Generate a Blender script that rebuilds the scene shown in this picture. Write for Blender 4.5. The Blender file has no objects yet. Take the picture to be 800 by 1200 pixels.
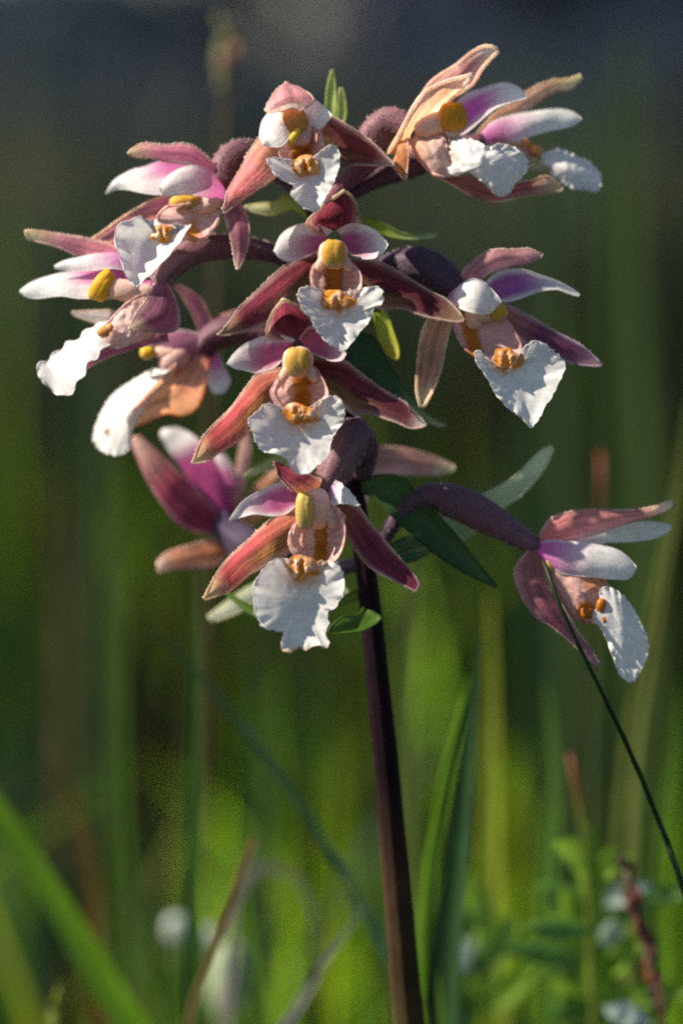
import bpy, math, random
import numpy as np
from mathutils import Vector, noise
random.seed(7)
rng = np.random.default_rng(11)
S = bpy.context.scene
C = S.collection

# ------------------------------------------------------------------ camera
PITCH = math.radians(9.3)
CENTRE = Vector((0.0, 0.0, 0.27))                 # picture centre on the plane of the stem
UNIT = 0.0001                                     # a tenth of a millimetre
DIST = 3333.3                                     # camera to that plane, in units
FWD = Vector((0, math.cos(PITCH), -math.sin(PITCH)))
UPV = Vector((0, math.sin(PITCH), math.cos(PITCH)))
RGT = Vector((1, 0, 0))
EYE = CENTRE - FWD * DIST * UNIT
cd = bpy.data.cameras.new('camera')
cam = bpy.data.objects.new('camera', cd); C.objects.link(cam)
cam.location = EYE
cam.rotation_euler = (math.pi / 2 - PITCH, 0, 0)
cd.sensor_fit = 'HORIZONTAL'; cd.sensor_width = 24.0; cd.lens = 100.0
cd.clip_start = 0.01; cd.clip_end = 5000
cd.dof.use_dof = True
cd.dof.focus_distance = (DIST - 85) * UNIT
cd.dof.aperture_fstop = 7.6
S.camera = cam

# ------------------------------------------------------------------ light
TO_SUN = Vector((-0.75, -0.05, 0.64)).normalized()
w = bpy.data.worlds.new('World'); S.world = w; w.use_nodes = True
nt = w.node_tree; nt.nodes.clear()
wo = nt.nodes.new('ShaderNodeOutputWorld'); bg = nt.nodes.new('ShaderNodeBackground')
sk = nt.nodes.new('ShaderNodeTexSky'); sk.sky_type = 'NISHITA'; sk.sun_disc = False
sk.sun_elevation = math.asin(TO_SUN.z)
sk.sun_rotation = math.atan2(TO_SUN.x, TO_SUN.y)
sk.air_density = 1.0; sk.dust_density = 0.6; sk.ozone_density = 1.5
bg.inputs['Strength'].default_value = 0.058
nt.links.new(sk.outputs[0], bg.inputs[0]); nt.links.new(bg.outputs[0], wo.inputs[0])
sd = bpy.data.lights.new('sun', 'SUN'); sd.energy = 5.0; sd.angle = math.radians(0.53); sd.color = (1.0, 0.91, 0.77)
so = bpy.data.objects.new('sun', sd); C.objects.link(so)
so.rotation_euler = TO_SUN.to_track_quat('Z', 'Y').to_euler()
S.view_settings.view_transform = 'Standard'; S.view_settings.look = 'None'
S.view_settings.gamma = 1.0; S.view_settings.exposure = 1.0
S.view_settings.use_curve_mapping = False
S.render.engine = 'CYCLES'
S.cycles.use_denoising = False
S.cycles.pixel_filter_type = 'BLACKMAN_HARRIS'; S.cycles.filter_width = 2.2
S.cycles.max_bounces = 5; S.cycles.diffuse_bounces = 3; S.cycles.glossy_bounces = 1; S.cycles.transmission_bounces = 3
S.cycles.use_adaptive_sampling = True; S.cycles.adaptive_threshold = 0.011; S.cycles.adaptive_min_samples = 48
S.cycles.sample_clamp_indirect = 6.0

def at(x, y, d=0.0):
    """a point of the place: across and down in tenths of a millimetre on the stem's plane, d behind it"""
    k = (DIST + d) / DIST * UNIT
    return EYE + FWD * (DIST + d) * UNIT + RGT * ((x - 400) * k) - UPV * ((y - 600) * k)

# ------------------------------------------------------------------ materials
def mat_organ(name, trans=0.4, rough=0.55, spec=0.25, streak=0.25, streak_scale=(2.5, 26), fine=2600.0, bump=0.25, mottling=0.2, tcol=1.25, bdist=0.00012):
    m = bpy.data.materials.new(name); m.use_nodes = True
    t = m.node_tree; n = t.nodes; l = t.links; n.clear()
    out = n.new('ShaderNodeOutputMaterial')
    col = n.new('ShaderNodeAttribute'); col.attribute_name = 'Col'
    uv = n.new('ShaderNodeUVMap'); uv.uv_map = 'UVMap'
    mp = n.new('ShaderNodeMapping'); mp.inputs['Scale'].default_value = (streak_scale[0], streak_scale[1], 1)
    l.new(uv.outputs[0], mp.inputs[0])
    ns = n.new('ShaderNodeTexNoise'); ns.inputs['Scale'].default_value = 1.0; ns.inputs['Detail'].default_value = 3.0
    l.new(mp.outputs[0], ns.inputs['Vector'])
    tc = n.new('ShaderNodeTexCoord')
    nf = n.new('ShaderNodeTexNoise'); nf.inputs['Scale'].default_value = fine; nf.inputs['Detail'].default_value = 2.0
    l.new(tc.outputs['Object'], nf.inputs['Vector'])
    nm = n.new('ShaderNodeTexNoise'); nm.inputs['Scale'].default_value = fine * 0.17; nm.inputs['Detail'].default_value = 3.0
    l.new(tc.outputs['Object'], nm.inputs['Vector'])
    def rng_(src, lo, hi):
        r = n.new('ShaderNodeMapRange'); r.inputs['From Min'].default_value = 0.3; r.inputs['From Max'].default_value = 0.7
        r.inputs['To Min'].default_value = lo; r.inputs['To Max'].default_value = hi
        l.new(src, r.inputs['Value']); return r.outputs[0]
    a = rng_(ns.outputs['Fac'], 1 - streak, 1 + streak)
    b = rng_(nm.outputs['Fac'], 1 - mottling, 1 + mottling)
    c = rng_(nf.outputs['Fac'], 0.9, 1.1)
    m1 = n.new('ShaderNodeMath'); m1.operation = 'MULTIPLY'; l.new(a, m1.inputs[0]); l.new(b, m1.inputs[1])
    m2 = n.new('ShaderNodeMath'); m2.operation = 'MULTIPLY'; l.new(m1.outputs[0], m2.inputs[0]); l.new(c, m2.inputs[1])
    vm = n.new('ShaderNodeVectorMath'); vm.operation = 'SCALE'
    l.new(col.outputs['Color'], vm.inputs[0]); l.new(m2.outputs[0], vm.inputs['Scale'])
    bp = n.new('ShaderNodeBump'); bp.inputs['Strength'].default_value = bump; bp.inputs['Distance'].default_value = bdist
    ad = n.new('ShaderNodeMath'); ad.operation = 'ADD'; l.new(nf.outputs['Fac'], ad.inputs[0]); l.new(ns.outputs['Fac'], ad.inputs[1])
    l.new(ad.outputs[0], bp.inputs['Height'])
    p = n.new('ShaderNodeBsdfPrincipled')
    p.inputs['Roughness'].default_value = rough; p.inputs['Specular IOR Level'].default_value = spec
    l.new(vm.outputs[0], p.inputs['Base Color']); l.new(bp.outputs[0], p.inputs['Normal'])
    if trans > 0:
        tr = n.new('ShaderNodeBsdfTranslucent'); tv = n.new('ShaderNodeVectorMath'); tv.operation = 'SCALE'
        tv.inputs['Scale'].default_value = tcol
        l.new(vm.outputs[0], tv.inputs[0]); l.new(tv.outputs[0], tr.inputs['Color']); l.new(bp.outputs[0], tr.inputs['Normal'])
        mx = n.new('ShaderNodeMixShader'); mx.inputs[0].default_value = trans
        l.new(p.outputs[0], mx.inputs[1]); l.new(tr.outputs[0], mx.inputs[2]); l.new(mx.outputs[0], out.inputs['Surface'])
    else:
        l.new(p.outputs[0], out.inputs['Surface'])
    return m

M = {
    'sepal':  mat_organ('sepal_tissue', trans=0.52, rough=0.5, spec=0.16, streak=0.45, streak_scale=(1.1, 20), mottling=0.25, tcol=1.85, fine=1900, bump=0.5, bdist=0.0002),
    'petal':  mat_organ('petal_tissue', trans=0.42, rough=0.5, spec=0.2, streak=0.12, mottling=0.08, tcol=1.15, fine=1900, bump=0.4),
    'lip':    mat_organ('lip_tissue', trans=0.38, rough=0.5, spec=0.35, streak=0.06, mottling=0.06, bump=0.22, fine=1300, bdist=0.00015, tcol=1.05),
    'cup':    mat_organ('lip_cup_tissue', trans=0.42, rough=0.45, spec=0.25, streak=0.08, mottling=0.15),
    'column': mat_organ('column_tissue', trans=0.3, rough=0.55, spec=0.2, streak=0.05, mottling=0.15),
    'callus': mat_organ('callus_tissue', trans=0.25, rough=0.4, spec=0.35, streak=0.0, mottling=0.3),
    'ovary':  mat_organ('ovary_skin', trans=0.0, rough=0.6, spec=0.3, streak=0.3, mottling=0.12, bump=0.25, fine=1200, bdist=0.0002),
    'stem':   mat_organ('stem_skin', trans=0.0, rough=0.55, spec=0.05, streak=0.25, streak_scale=(6, 22), mottling=0.25, bump=0.5, fine=1500),
    'bract':  mat_organ('bract_leaf', trans=0.45, rough=0.42, spec=0.4, streak=0.18, mottling=0.12, tcol=1.5),
    'grass':  mat_organ('grass_leaf', trans=0.5, rough=0.4, spec=0.4, streak=0.2, streak_scale=(3, 14), fine=600, mottling=0.15, tcol=1.7),
}

def mat_mass(name, trans, rough, spec, gain):
    m = bpy.data.materials.new(name); m.use_nodes = True
    t = m.node_tree; n = t.nodes; l = t.links; n.clear()
    out = n.new('ShaderNodeOutputMaterial'); col = n.new('ShaderNodeAttribute'); col.attribute_name = 'Col'
    p = n.new('ShaderNodeBsdfPrincipled'); p.inputs['Roughness'].default_value = rough; p.inputs['Specular IOR Level'].default_value = spec
    tr = n.new('ShaderNodeBsdfTranslucent'); tv = n.new('ShaderNodeVectorMath'); tv.operation = 'SCALE'; tv.inputs['Scale'].default_value = gain
    l.new(col.outputs['Color'], p.inputs['Base Color']); l.new(col.outputs['Color'], tv.inputs[0]); l.new(tv.outputs[0], tr.inputs['Color'])
    mx = n.new('ShaderNodeMixShader'); mx.inputs[0].default_value = trans
    l.new(p.outputs[0], mx.inputs[1]); l.new(tr.outputs[0], mx.inputs[2]); l.new(mx.outputs[0], out.inputs['Surface'])
    return m
M['grass_mass'] = mat_mass('grass_mass_leaf', 0.5, 0.5, 0.1, 1.6)
M['wood'] = mat_mass('wood_leaf', 0.25, 0.6, 0.2, 1.2)

# ------------------------------------------------------------------ mesh helpers
def sm(a, b, x):
    t = min(1, max(0, (x - a) / (b - a) if b != a else 0)); return t * t * (3 - 2 * t)
def mix(a, b, t): return tuple(a[i] + (b[i] - a[i]) * t for i in range(3))
def ramp(stops, t):
    if t <= stops[0][0]: return stops[0][1]
    for (a, ca), (b, cb) in zip(stops, stops[1:]):
        if t <= b: return mix(ca, cb, (t - a) / (b - a))
    return stops[-1][1]
def lerp(a, b, t): return a + (b - a) * t
def crom(pts, n, closed=False):
    """resample a polyline smoothly by length"""
    P = [np.array(p, float) for p in pts]; k = len(P); out = []
    segs = k if closed else k - 1
    for i in range(segs):
        if closed: p0, p1, p2, p3 = P[i-1], P[i], P[(i+1) % k], P[(i+2) % k]
        else: p0, p1, p2, p3 = P[max(i-1, 0)], P[i], P[i+1], P[min(i+2, k-1)]
        for s in range(16):
            t = s / 16
            out.append(0.5 * ((2*p1) + (p2-p0)*t + (2*p0-5*p1+4*p2-p3)*t*t + (3*p1-p0-3*p2+p3)*t**3))
    out.append(P[0] if closed else P[-1])
    out = np.array(out)
    L = np.concatenate([[0], np.cumsum(np.linalg.norm(np.diff(out, axis=0), axis=1))])
    q = np.linspace(0, L[-1], n + 1) if closed else np.linspace(0, L[-1], n)
    if closed: q = q[:-1]
    return np.stack([np.interp(q, L, out[:, i]) for i in range(out.shape[1])], 1)

class MB:
    def __init__(s): s.v = []; s.f = []; s.c = []; s.uv = []
    def add(s, p, c, uv=(0, 0)):
        s.v.append(tuple(p)); s.c.append(c); s.uv.append(uv); return len(s.v) - 1
    def face(s, *i): s.f.append(i)
    def hair(s, p, n, length, r, c):
        n = n.normalized(); a = n.orthogonal().normalized(); b = n.cross(a)
        i = [s.add(p + (a * math.cos(k * 2.0944) + b * math.sin(k * 2.0944)) * r, c) for k in range(3)]
        t = s.add(p + n * length, c)
        for k in range(3): s.face(i[k], i[(k+1) % 3], t)
    def tube(s, pts, rad, cols, sides=6, cap=True, ribs=0, ribamp=0.0, squash=1.0):
        pts = [Vector(p) for p in pts]; rings = []; up = None
        for i, p in enumerate(pts):
            t = (pts[min(i+1, len(pts)-1)] - pts[max(i-1, 0)]).normalized()
            if up is None: up = t.orthogonal().normalized()
            up = (up - t * up.dot(t)).normalized(); sd = t.cross(up)
            r = rad[i]
            rings.append([s.add(p + (up * math.cos(a) + sd * math.sin(a) * squash) * r * (1 + ribamp * math.cos(ribs * a)),
                          cols[i], (i / max(1, len(pts)-1), k / sides)) for k in range(sides) for a in (2*math.pi*k/sides,)])
        for i in range(len(rings)-1):
            for k in range(sides):
                s.face(rings[i][k], rings[i][(k+1) % sides], rings[i+1][(k+1) % sides], rings[i+1][k])
        if cap:
            s.face(*rings[0][::-1]); s.face(*rings[-1])
        return rings
    def build(s, name, mat, parent=None, base=None):
        o0 = wloc(parent) if parent is not None else (base if base is not None else Vector((0, 0, 0)))
        me = bpy.data.meshes.new(name)
        me.from_pydata([(x - o0.x, y - o0.y, z - o0.z) for x, y, z in s.v], [], s.f)
        ca = me.color_attributes.new('Col', 'FLOAT_COLOR', 'POINT')
        ca.data.foreach_set('color', np.array([(max(0, c[0]), max(0, c[1]), max(0, c[2]), 1) for c in s.c], np.float32).ravel())
        ul = me.uv_layers.new(name='UVMap')
        idx = np.empty(len(me.loops), np.int32); me.loops.foreach_get('vertex_index', idx)
        ul.data.foreach_set('uv', np.array(s.uv, np.float32)[idx].ravel())
        me.polygons.foreach_set('use_smooth', np.ones(len(me.polygons), bool))
        me.materials.append(mat)
        o = bpy.data.objects.new(name, me); C.objects.link(o)
        if parent is not None: o.parent = parent
        else: o.location = o0
        return o
WL = {}
def wloc(o): return WL[o.name]
def empty(name, p, parent=None):
    e = bpy.data.objects.new(name, None); C.objects.link(e); e.empty_display_size = 0.005
    e.parent = parent; e.location = p - (wloc(parent) if parent else Vector((0, 0, 0)))
    WL[e.name] = p.copy(); return e
def tag(o, label=None, cat=None, group=None, kind=None):
    for k, v in (('label', label), ('category', cat), ('group', group), ('kind', kind)):
        if v: o[k] = v
    return o

def rim_tube(mb, pts, cols, r, jitter=0.25, closed=False):
    pts = [Vector(p) for p in pts]
    rad = [r * (1 + jitter * noise.noise(p * 1800)) for p in pts]
    if not closed:
        rad[0] *= 0.3
    mb.tube(pts + ([pts[0]] if closed else []), rad + ([rad[0]] if closed else []), cols + ([cols[0]] if closed else []), sides=6)

def strip(parent, name, L, R, d=(0, 0), tilt=(0, 0), bow=-0.3, col=None, mat='sepal', rim=1.05, fold=0.0, ruffle=0.0, hairs=0,
          nu=26, nv=12, margin=None, mid=None, seed=0, curl=0.0):
    """a petal-like organ between two edges that run from its base to its tip; d = depth at base (, middle), tip"""
    l = crom(L, nu); r = crom(R, nu)
    mb = MB(); G = []
    dd = list(d)
    rows = []
    for i in range(nu):
        u = i / (nu - 1)
        if len(dd) == 2: z = lerp(dd[0], dd[1], u)
        else: z = np.interp(u, np.linspace(0, 1, len(dd)), dd)
        rows.append((at(l[i][0], l[i][1], z + tilt[0] * math.sin(math.pi * min(u * 1.1, 1))), at(r[i][0], r[i][1], z + tilt[1] * math.sin(math.pi * min(u * 1.1, 1)))))
    for i in range(nu):
        u = i / (nu - 1); a, b = rows[i]
        ta = (rows[min(i+1, nu-1)][0] + rows[min(i+1, nu-1)][1] - rows[max(i-1, 0)][0] - rows[max(i-1, 0)][1]).normalized()
        ac = b - a; wd = ac.length
        n = ta.cross(ac)
        n = n.normalized() if n.length > 1e-12 else -FWD
        if n.dot(FWD) > 0: n = -n                       # towards the viewer's side of the plant
        row = []
        for j in range(nv):
            v = -1 + 2 * j / (nv - 1)
            prof = (1 - v * v) * (1 - fold) + (1 - abs(v)) * fold
            p = a.lerp(b, (v + 1) / 2) + n * (wd * 0.5 * bow * prof)
            p += n * (wd * curl * abs(v) ** 4)
            q = p * 420 + Vector((seed * 3.1, 0, 0))
            p += n * (UNIT * 2.2 * noise.noise(q) * sm(0, .2, u))
            if ruffle:
                p += n * (UNIT * ruffle * abs(v) ** 2.5 * math.sin(u * 31 + v * 2 + seed) * sm(0.05, 0.3, u)) + Vector((0, 0, UNIT * ruffle * 0.6 * noise.noise(q * 3) * abs(v)))
            row.append(mb.add(p, col(u, v), (u, v * 0.5 + 0.5)))
        G.append(row)
    for i in range(nu - 1):
        for j in range(nv - 1):
            mb.face(G[i][j], G[i][j+1], G[i+1][j+1], G[i+1][j])
    edge = [G[i][0] for i in range(nu)] + [G[nu-1][j] for j in range(1, nv - 1)] + [G[nu-1-i][nv-1] for i in range(nu)]
    ep = [Vector(mb.v[k]) for k in edge]
    mc = margin
    ec = [mix(mb.c[k], mc, 0.35) if mc else mb.c[k] for k in edge]
    if mat == 'petal': rim = rim * 0.45
    if rim: rim_tube(mb, ep, ec, rim * UNIT)
    if hairs:
        rnd = random.Random(seed + 5)
        for _ in range(int(hairs * 2.2)):
            k = rnd.randrange(4, len(ep) - 4)
            if noise.noise(Vector((k * 0.21, seed * 1.3, 0))) < rnd.uniform(-0.5, 0.35): continue
            cpt = rows[min(nu - 1, k if k < nu else len(ep) - 1 - k)]
            ctr = (cpt[0] + cpt[1]) * 0.5
            out = (ep[k] - ctr); out = out.normalized() if out.length > 1e-9 else UPV
            dirn = out + Vector((rnd.uniform(-.7, .7), rnd.uniform(-.7, .7), rnd.uniform(-.7, .7)))
            p = ep[k].lerp(ep[k+1], rnd.random())
            mb.hair(p, dirn, UNIT * rnd.uniform(1.4, 3.4), UNIT * 0.5, mix(ec[k], (0.75, 0.68, 0.62), 0.6))
    return mb.build(name, M[mat], parent)

def patch(parent, name, outline, centre, d_edge, d_centre, col, mat='lip', rim=0.6, power=1.6, ruffle=3.0, waves=29, nr=11, ns=96, seed=0, margin=None, wob=1.5, tx=0.0, ty=0.0):
    """a broad lobed organ: outline round a centre; d_edge number or list along the outline; tx, ty slope of the depth"""
    o = crom([(x, y, (d_edge[i] if isinstance(d_edge, (list, tuple)) else d_edge)) for i, (x, y) in enumerate(outline)], ns, True)
    mb = MB(); rings = []
    cx, cy = centre
    sx = max(abs(p[0] - cx) for p in o); sy = max(abs(p[1] - cy) for p in o)
    def pt(k, r):
        x = lerp(cx, o[k][0], r); y = lerp(cy, o[k][1], r)
        th = 2 * math.pi * k / ns
        z = d_centre + (o[k][2] - d_centre) * r ** power + tx * (x - cx) + ty * (y - cy)
        z += ruffle * (r ** 7 * 2.2 * noise.noise(Vector((math.cos(th) * waves * .3, math.sin(th) * waves * .3, seed + 9))) + 1.5 * r ** 5 * noise.noise(Vector((math.cos(th) * 2.6, math.sin(th) * 2.6, seed))))
        z += wob * (noise.noise(Vector((x * 0.05, y * 0.05, seed * 1.7))) + 0.5 * noise.noise(Vector((x * 0.14, y * 0.14, seed * 2.3))) + 0.12 * noise.noise(Vector((x * 0.33, y * 0.33, seed))))
        e = 1 + 0.055 * r ** 6 * (noise.noise(Vector((math.cos(th) * 11, math.sin(th) * 11, seed + 3))) + 0.7 * noise.noise(Vector((math.cos(th) * 19, math.sin(th) * 19, seed + 6)))) * (ruffle > 0)
        return cx + (x - cx) * e, cy + (y - cy) * e, z, th
    c0 = mb.add(at(cx, cy, d_centre), col(0, 0, cx, cy), (0.5, 0.5))
    for i in range(1, nr + 1):
        r = i / nr; ring = []
        for k in range(ns):
            x, y, z, th = pt(k, r)
            ring.append(mb.add(at(x, y, z), col(r, th, x, y), (0.5 + 0.5 * (x - cx) / sx, 0.5 + 0.5 * (y - cy) / sy)))
        rings.append(ring)
    for k in range(ns): mb.face(c0, rings[0][k], rings[0][(k+1) % ns])
    for i in range(nr - 1):
        for k in range(ns):
            mb.face(rings[i][k], rings[i+1][k], rings[i+1][(k+1) % ns], rings[i][(k+1) % ns])
    if rim:
        rim_tube(mb, [mb.v[k] for k in rings[-1]], [mix(mb.c[k], margin, 0.7) if margin else mb.c[k] for k in rings[-1]], rim * UNIT, jitter=0.55, closed=True)
    return mb.build(name, M[mat], parent)

def stalk(parent, name, pts, rad, cols, mat='ovary', sides=18, n=30, ribs=6, ribamp=0.065, hairs=0, haircol=(0.5, 0.36, 0.36), seed=0, hl=(1.8, 4.5), base=None, world=False):
    P = crom(pts, n); rr = np.interp(np.linspace(0, 1, n), np.linspace(0, 1, len(rad)), rad)
    mb = MB()
    wp = [Vector(p) for p in P] if world else [at(*p) for p in P]
    cc = [cols(i / (n - 1)) for i in range(n)]
    rings = mb.tube(wp, [r * UNIT for r in rr], cc, sides=sides, ribs=ribs, ribamp=ribamp)
    rnd = random.Random(seed)
    for _ in range(int(hairs * (1.8 if mat == 'ovary' else 0.6))):
        i = rnd.randrange(1, n - 1); k = rnd.randrange(sides)
        p = Vector(mb.v[rings[i][k]]); q = Vector(mb.v[rings[i][(k+1) % sides]]); q2 = Vector(mb.v[rings[i+1][k]])
        pp = p + (q - p) * rnd.random() + (q2 - p) * rnd.random()
        nn = (pp - wp[i]).normalized() + Vector((rnd.uniform(-.5, .5), rnd.uniform(-.5, .5), rnd.uniform(-.5, .5)))
        mb.hair(pp, nn, UNIT * rnd.uniform(*hl), UNIT * 0.42, mix(cc[i], haircol, rnd.uniform(0.1, 0.75)))
    return mb.build(name, M[mat], parent, base)

def lump(parent, name, parts, col, mat='callus', sub=(14, 10), noiseamp=0.12):
    """rounded bodies (x, y, d, rx, ry, rd[, tilt]) joined into one organ"""
    mb = MB(); todo = list(enumerate(parts))
    if name == 'column':                                # the cap is two pollen sacs with a seam between
        x, y, d, rx, ry, rd = parts[0][:6]; tl0 = parts[0][6] if len(parts[0]) > 6 else 0
        ca, sa = math.cos(math.radians(tl0)), math.sin(math.radians(tl0))
        todo = [(0, (x - ca * rx * .17, y - sa * rx * .17, d, rx * .84, ry, rd, tl0)), (0, (x + ca * rx * .17, y + sa * rx * .17, d, rx * .84, ry * .96, rd, tl0)), (0, (x, y + ry * .5, d + 2, rx * .8, ry * .5, rd * .8, tl0))] + todo[1:]
    for q, e in todo:
        x, y, d, rx, ry, rd = e[:6]; tl = math.radians(e[6]) if len(e) > 6 else 0
        nu, nv = sub; rows = []
        for i in range(nv + 1):
            ph = math.pi * i / nv; row = []
            for k in range(nu):
                th = 2 * math.pi * k / nu
                a, b, c = math.sin(ph) * math.cos(th), -math.cos(ph), math.sin(ph) * math.sin(th)
                f = 1 + noiseamp * noise.noise(Vector((a * 1.9 + q * 7, b * 1.9, c * 1.9)))
                # squarer than a ball
                g = (abs(a) ** 3 + abs(b) ** 3 + abs(c) ** 3) ** (-1 / 3) if True else 1
                g = lerp(1, g, 0.5)
                X, Y, Z = a * rx * f * g, b * ry * f * g, c * rd * f * g
                X, Y = X * math.cos(tl) - Y * math.sin(tl), X * math.sin(tl) + Y * math.cos(tl)
                row.append(mb.add(at(x + X, y + Y, d + Z), col(q, a, b), (i / nv, k / nu)))
            rows.append(row)
        for i in range(nv):
            for k in range(nu):
                mb.face(rows[i][k], rows[i][(k+1) % nu], rows[i+1][(k+1) % nu], rows[i+1][k])
    return mb.build(name, M[mat], parent)

def knobs(parent, x, y, w, h, d, seed=0, tilt=0.0, pale=0.5):
    """the warty orange swelling where the lip is hinged"""
    n = 14; pts = []
    for k in range(n):
        a = 2 * math.pi * k / n
        q = 1 + 0.6 * noise.noise(Vector((math.cos(a) * 1.8, math.sin(a) * 1.8, seed * 5.3)))
        pts.append((x + math.cos(a) * w * q, y + math.sin(a) * h * q))
    mb = MB(); nr, ns = 12, 40; o = crom(pts, ns, True); rings = []
    def put(r, k):
        X = lerp(x, o[k][0], r); Y = lerp(y, o[k][1], r)
        b = noise.noise(Vector((X * 0.16 + seed, Y * 0.10, seed))); b2 = noise.noise(Vector((X * 0.4, Y * 0.3, seed)))
        ridge = abs(math.sin((X - x) / w * 4.2)) 
        z = d - (1 - r ** 2.2) * (1.5 + 3 * ridge + 3.5 * b + 1.5 * b2) + tilt * (Y - y)
        t = max(0, min(1, 0.05 + pale * (2.2 * b + 0.9 * ridge * (1 - r)) + 0.5 * b2))
        return mb.add(at(X, Y, z), mix((0.68, 0.25, 0.008), (0.78, 0.64, 0.50), t))
    c0 = put(0, 0)
    for i in range(1, nr + 1): rings.append([put(i / nr, k) for k in range(ns)])
    for k in range(ns): mb.face(c0, rings[0][k], rings[0][(k+1) % ns])
    for i in range(nr - 1):
        for k in range(ns): mb.face(rings[i][k], rings[i+1][k], rings[i+1][(k+1) % ns], rings[i][(k+1) % ns])
    return mb.build('callus', M['callus'], parent)

# ------------------------------------------------------------------ colours (albedo)
WHITE = (0.83, 0.805, 0.775); CREAM = (0.74, 0.68, 0.50); PINK = (0.60, 0.15, 0.38); ROSE = (0.50, 0.11, 0.15)
MAROON = (0.135, 0.026, 0.042); WINE = (0.20, 0.035, 0.055); TAN = (0.42, 0.22, 0.12); ORANGE = (0.70, 0.28, 0.02)
YELLOW = (0.66, 0.37, 0.05); BROWN = (0.28, 0.085, 0.015); OLIVE = (0.20, 0.15, 0.06); PLUM = (0.11, 0.04, 0.075)
PALEPINK = (0.78, 0.55, 0.49); GREEN = (0.10, 0.19, 0.02); YGREEN = (0.38, 0.45, 0.05); PGREEN = (0.42, 0.48, 0.25); DGREEN = (0.035, 0.085, 0.02)

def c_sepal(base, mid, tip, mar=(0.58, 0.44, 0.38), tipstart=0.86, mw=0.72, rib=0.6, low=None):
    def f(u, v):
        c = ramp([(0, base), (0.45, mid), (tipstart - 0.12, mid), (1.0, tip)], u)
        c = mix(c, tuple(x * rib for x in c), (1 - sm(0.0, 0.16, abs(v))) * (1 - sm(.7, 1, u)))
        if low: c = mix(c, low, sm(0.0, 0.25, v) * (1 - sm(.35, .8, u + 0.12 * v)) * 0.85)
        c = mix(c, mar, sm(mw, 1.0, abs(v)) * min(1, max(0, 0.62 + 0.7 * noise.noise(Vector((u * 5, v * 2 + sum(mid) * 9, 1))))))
        return c
    return f
def c_petal(pink=PINK, start=0.05, end=0.6, edge=0.55, white=WHITE, shift=0.0):
    def f(u, v):
        k = (1 - sm(start, end, u)) * (1 - (0.85 * sm(edge, 1.0, abs(v - shift)) if edge < 1 else 0))
        return mix(white, pink, k)
    return f
def c_lip(cx, cy, rad=18, tint=ORANGE):
    def f(r, th, x, y):
        g = math.hypot(x - cx, y - cy)
        k = (1 - sm(rad * 0.45, rad * 1.1, g)) * (0.6 + 0.8 * noise.noise(Vector((x * .15, y * .15, 3))))
        lav = 0.35 * sm(.3, .9, noise.noise(Vector((th * 5.0, r * 1.2, cx)))) * (1 - sm(.6, 1, r))
        return mix(mix(WHITE, (0.70, 0.60, 0.70), lav), tint, max(0, min(1, k)))
    return f
def c_cup(cx, cy, w, brown=BROWN, wall=PALEPINK, veins=19, slit=0.36):
    def f(r, th, x, y):
        k = abs(x - cx) / w
        c = mix(wall, (0.55, 0.10, 0.14), 0.45 * sm(0.2, 0.95, math.sin(th * veins + 2.5 * r)) * sm(.25, .5, r))
        b = mix(brown, ORANGE, 0.5 + 0.5 * noise.noise(Vector((x * .1, y * .1, 1))))
        return mix(b, c, sm(slit * 0.7, slit * 1.3, k + 0.1 * noise.noise(Vector((x * .2, y * .2, 0)))))
    return f
def c_callus(q, a, b):
    return mix(ORANGE, (0.72, 0.50, 0.30), sm(0.1, 0.8, 0.5 + 0.9 * noise.noise(Vector((a * 2 + q, b * 2, 0)))) * 0.6)
def c_anther(top=YELLOW, low=(0.62, 0.50, 0.26)):
    return lambda q, a, b: (mix(mix(top, low, sm(0.4, 1.0, b)), (0.6, 0.3, 0.12), 0.5 * sm(.55, 1, abs(a))) if q == 0 else mix(PALEPINK, (0.76, 0.50, 0.22), 0.25 + 0.25 * b))
def c_ovary(c1=(0.17, 0.075, 0.10), c2=(0.10, 0.045, 0.075)):
    return lambda t: tuple(x * 0.72 for x in mix(c2, c1, sm(0.2, 0.8, t)))

# ================================================================== the setting: ground
def ground():
    mb = MB(); n = 40
    ring_r = [0, .3, .8, 1.6, 3, 6, 12, 25, 60, 150, 500, 2500]
    prev = None; c = (0.055, 0.06, 0.022)
    for r in ring_r:
        if r == 0:
            prev = [mb.add((0, 0, -0.004), c)]; continue
        cur = [mb.add((r * math.cos(a), r * math.sin(a), 0.012 * noise.noise(Vector((r * math.cos(a), r * math.sin(a), 0)) * 1.3) if r < 100 else 0), c) for a in (2*math.pi*k/n for k in range(n))]
        for k in range(n):
            if len(prev) == 1: mb.face(prev[0], cur[k], cur[(k+1) % n])
            else: mb.face(prev[k], cur[k], cur[(k+1) % n], prev[(k+1) % n])
        prev = cur
    m = bpy.data.materials.new('meadow_soil'); m.use_nodes = True
    t = m.node_tree; p = t.nodes['Principled BSDF']; p.inputs['Roughness'].default_value = 0.9
    tc = t.nodes.new('ShaderNodeTexCoord')
    n1 = t.nodes.new('ShaderNodeTexNoise'); n1.inputs['Scale'].default_value = 0.9; n1.inputs['Detail'].default_value = 8
    cr = t.nodes.new('ShaderNodeValToRGB')
    cr.color_ramp.elements[0].position = 0.35; cr.color_ramp.elements[0].color = (0.004, 0.006, 0.005, 1)
    cr.color_ramp.elements[1].position = 0.68; cr.color_ramp.elements[1].color = (0.018, 0.022, 0.014, 1)
    t.links.new(tc.outputs['Object'], n1.inputs['Vector']); t.links.new(n1.outputs['Fac'], cr.inputs[0]); t.links.new(cr.outputs[0], p.inputs['Base Color'])
    o = mb.build('ground', m)
    tag(o, 'dark grassy marsh ground under the meadow', 'ground', kind='structure')
ground()

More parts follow.
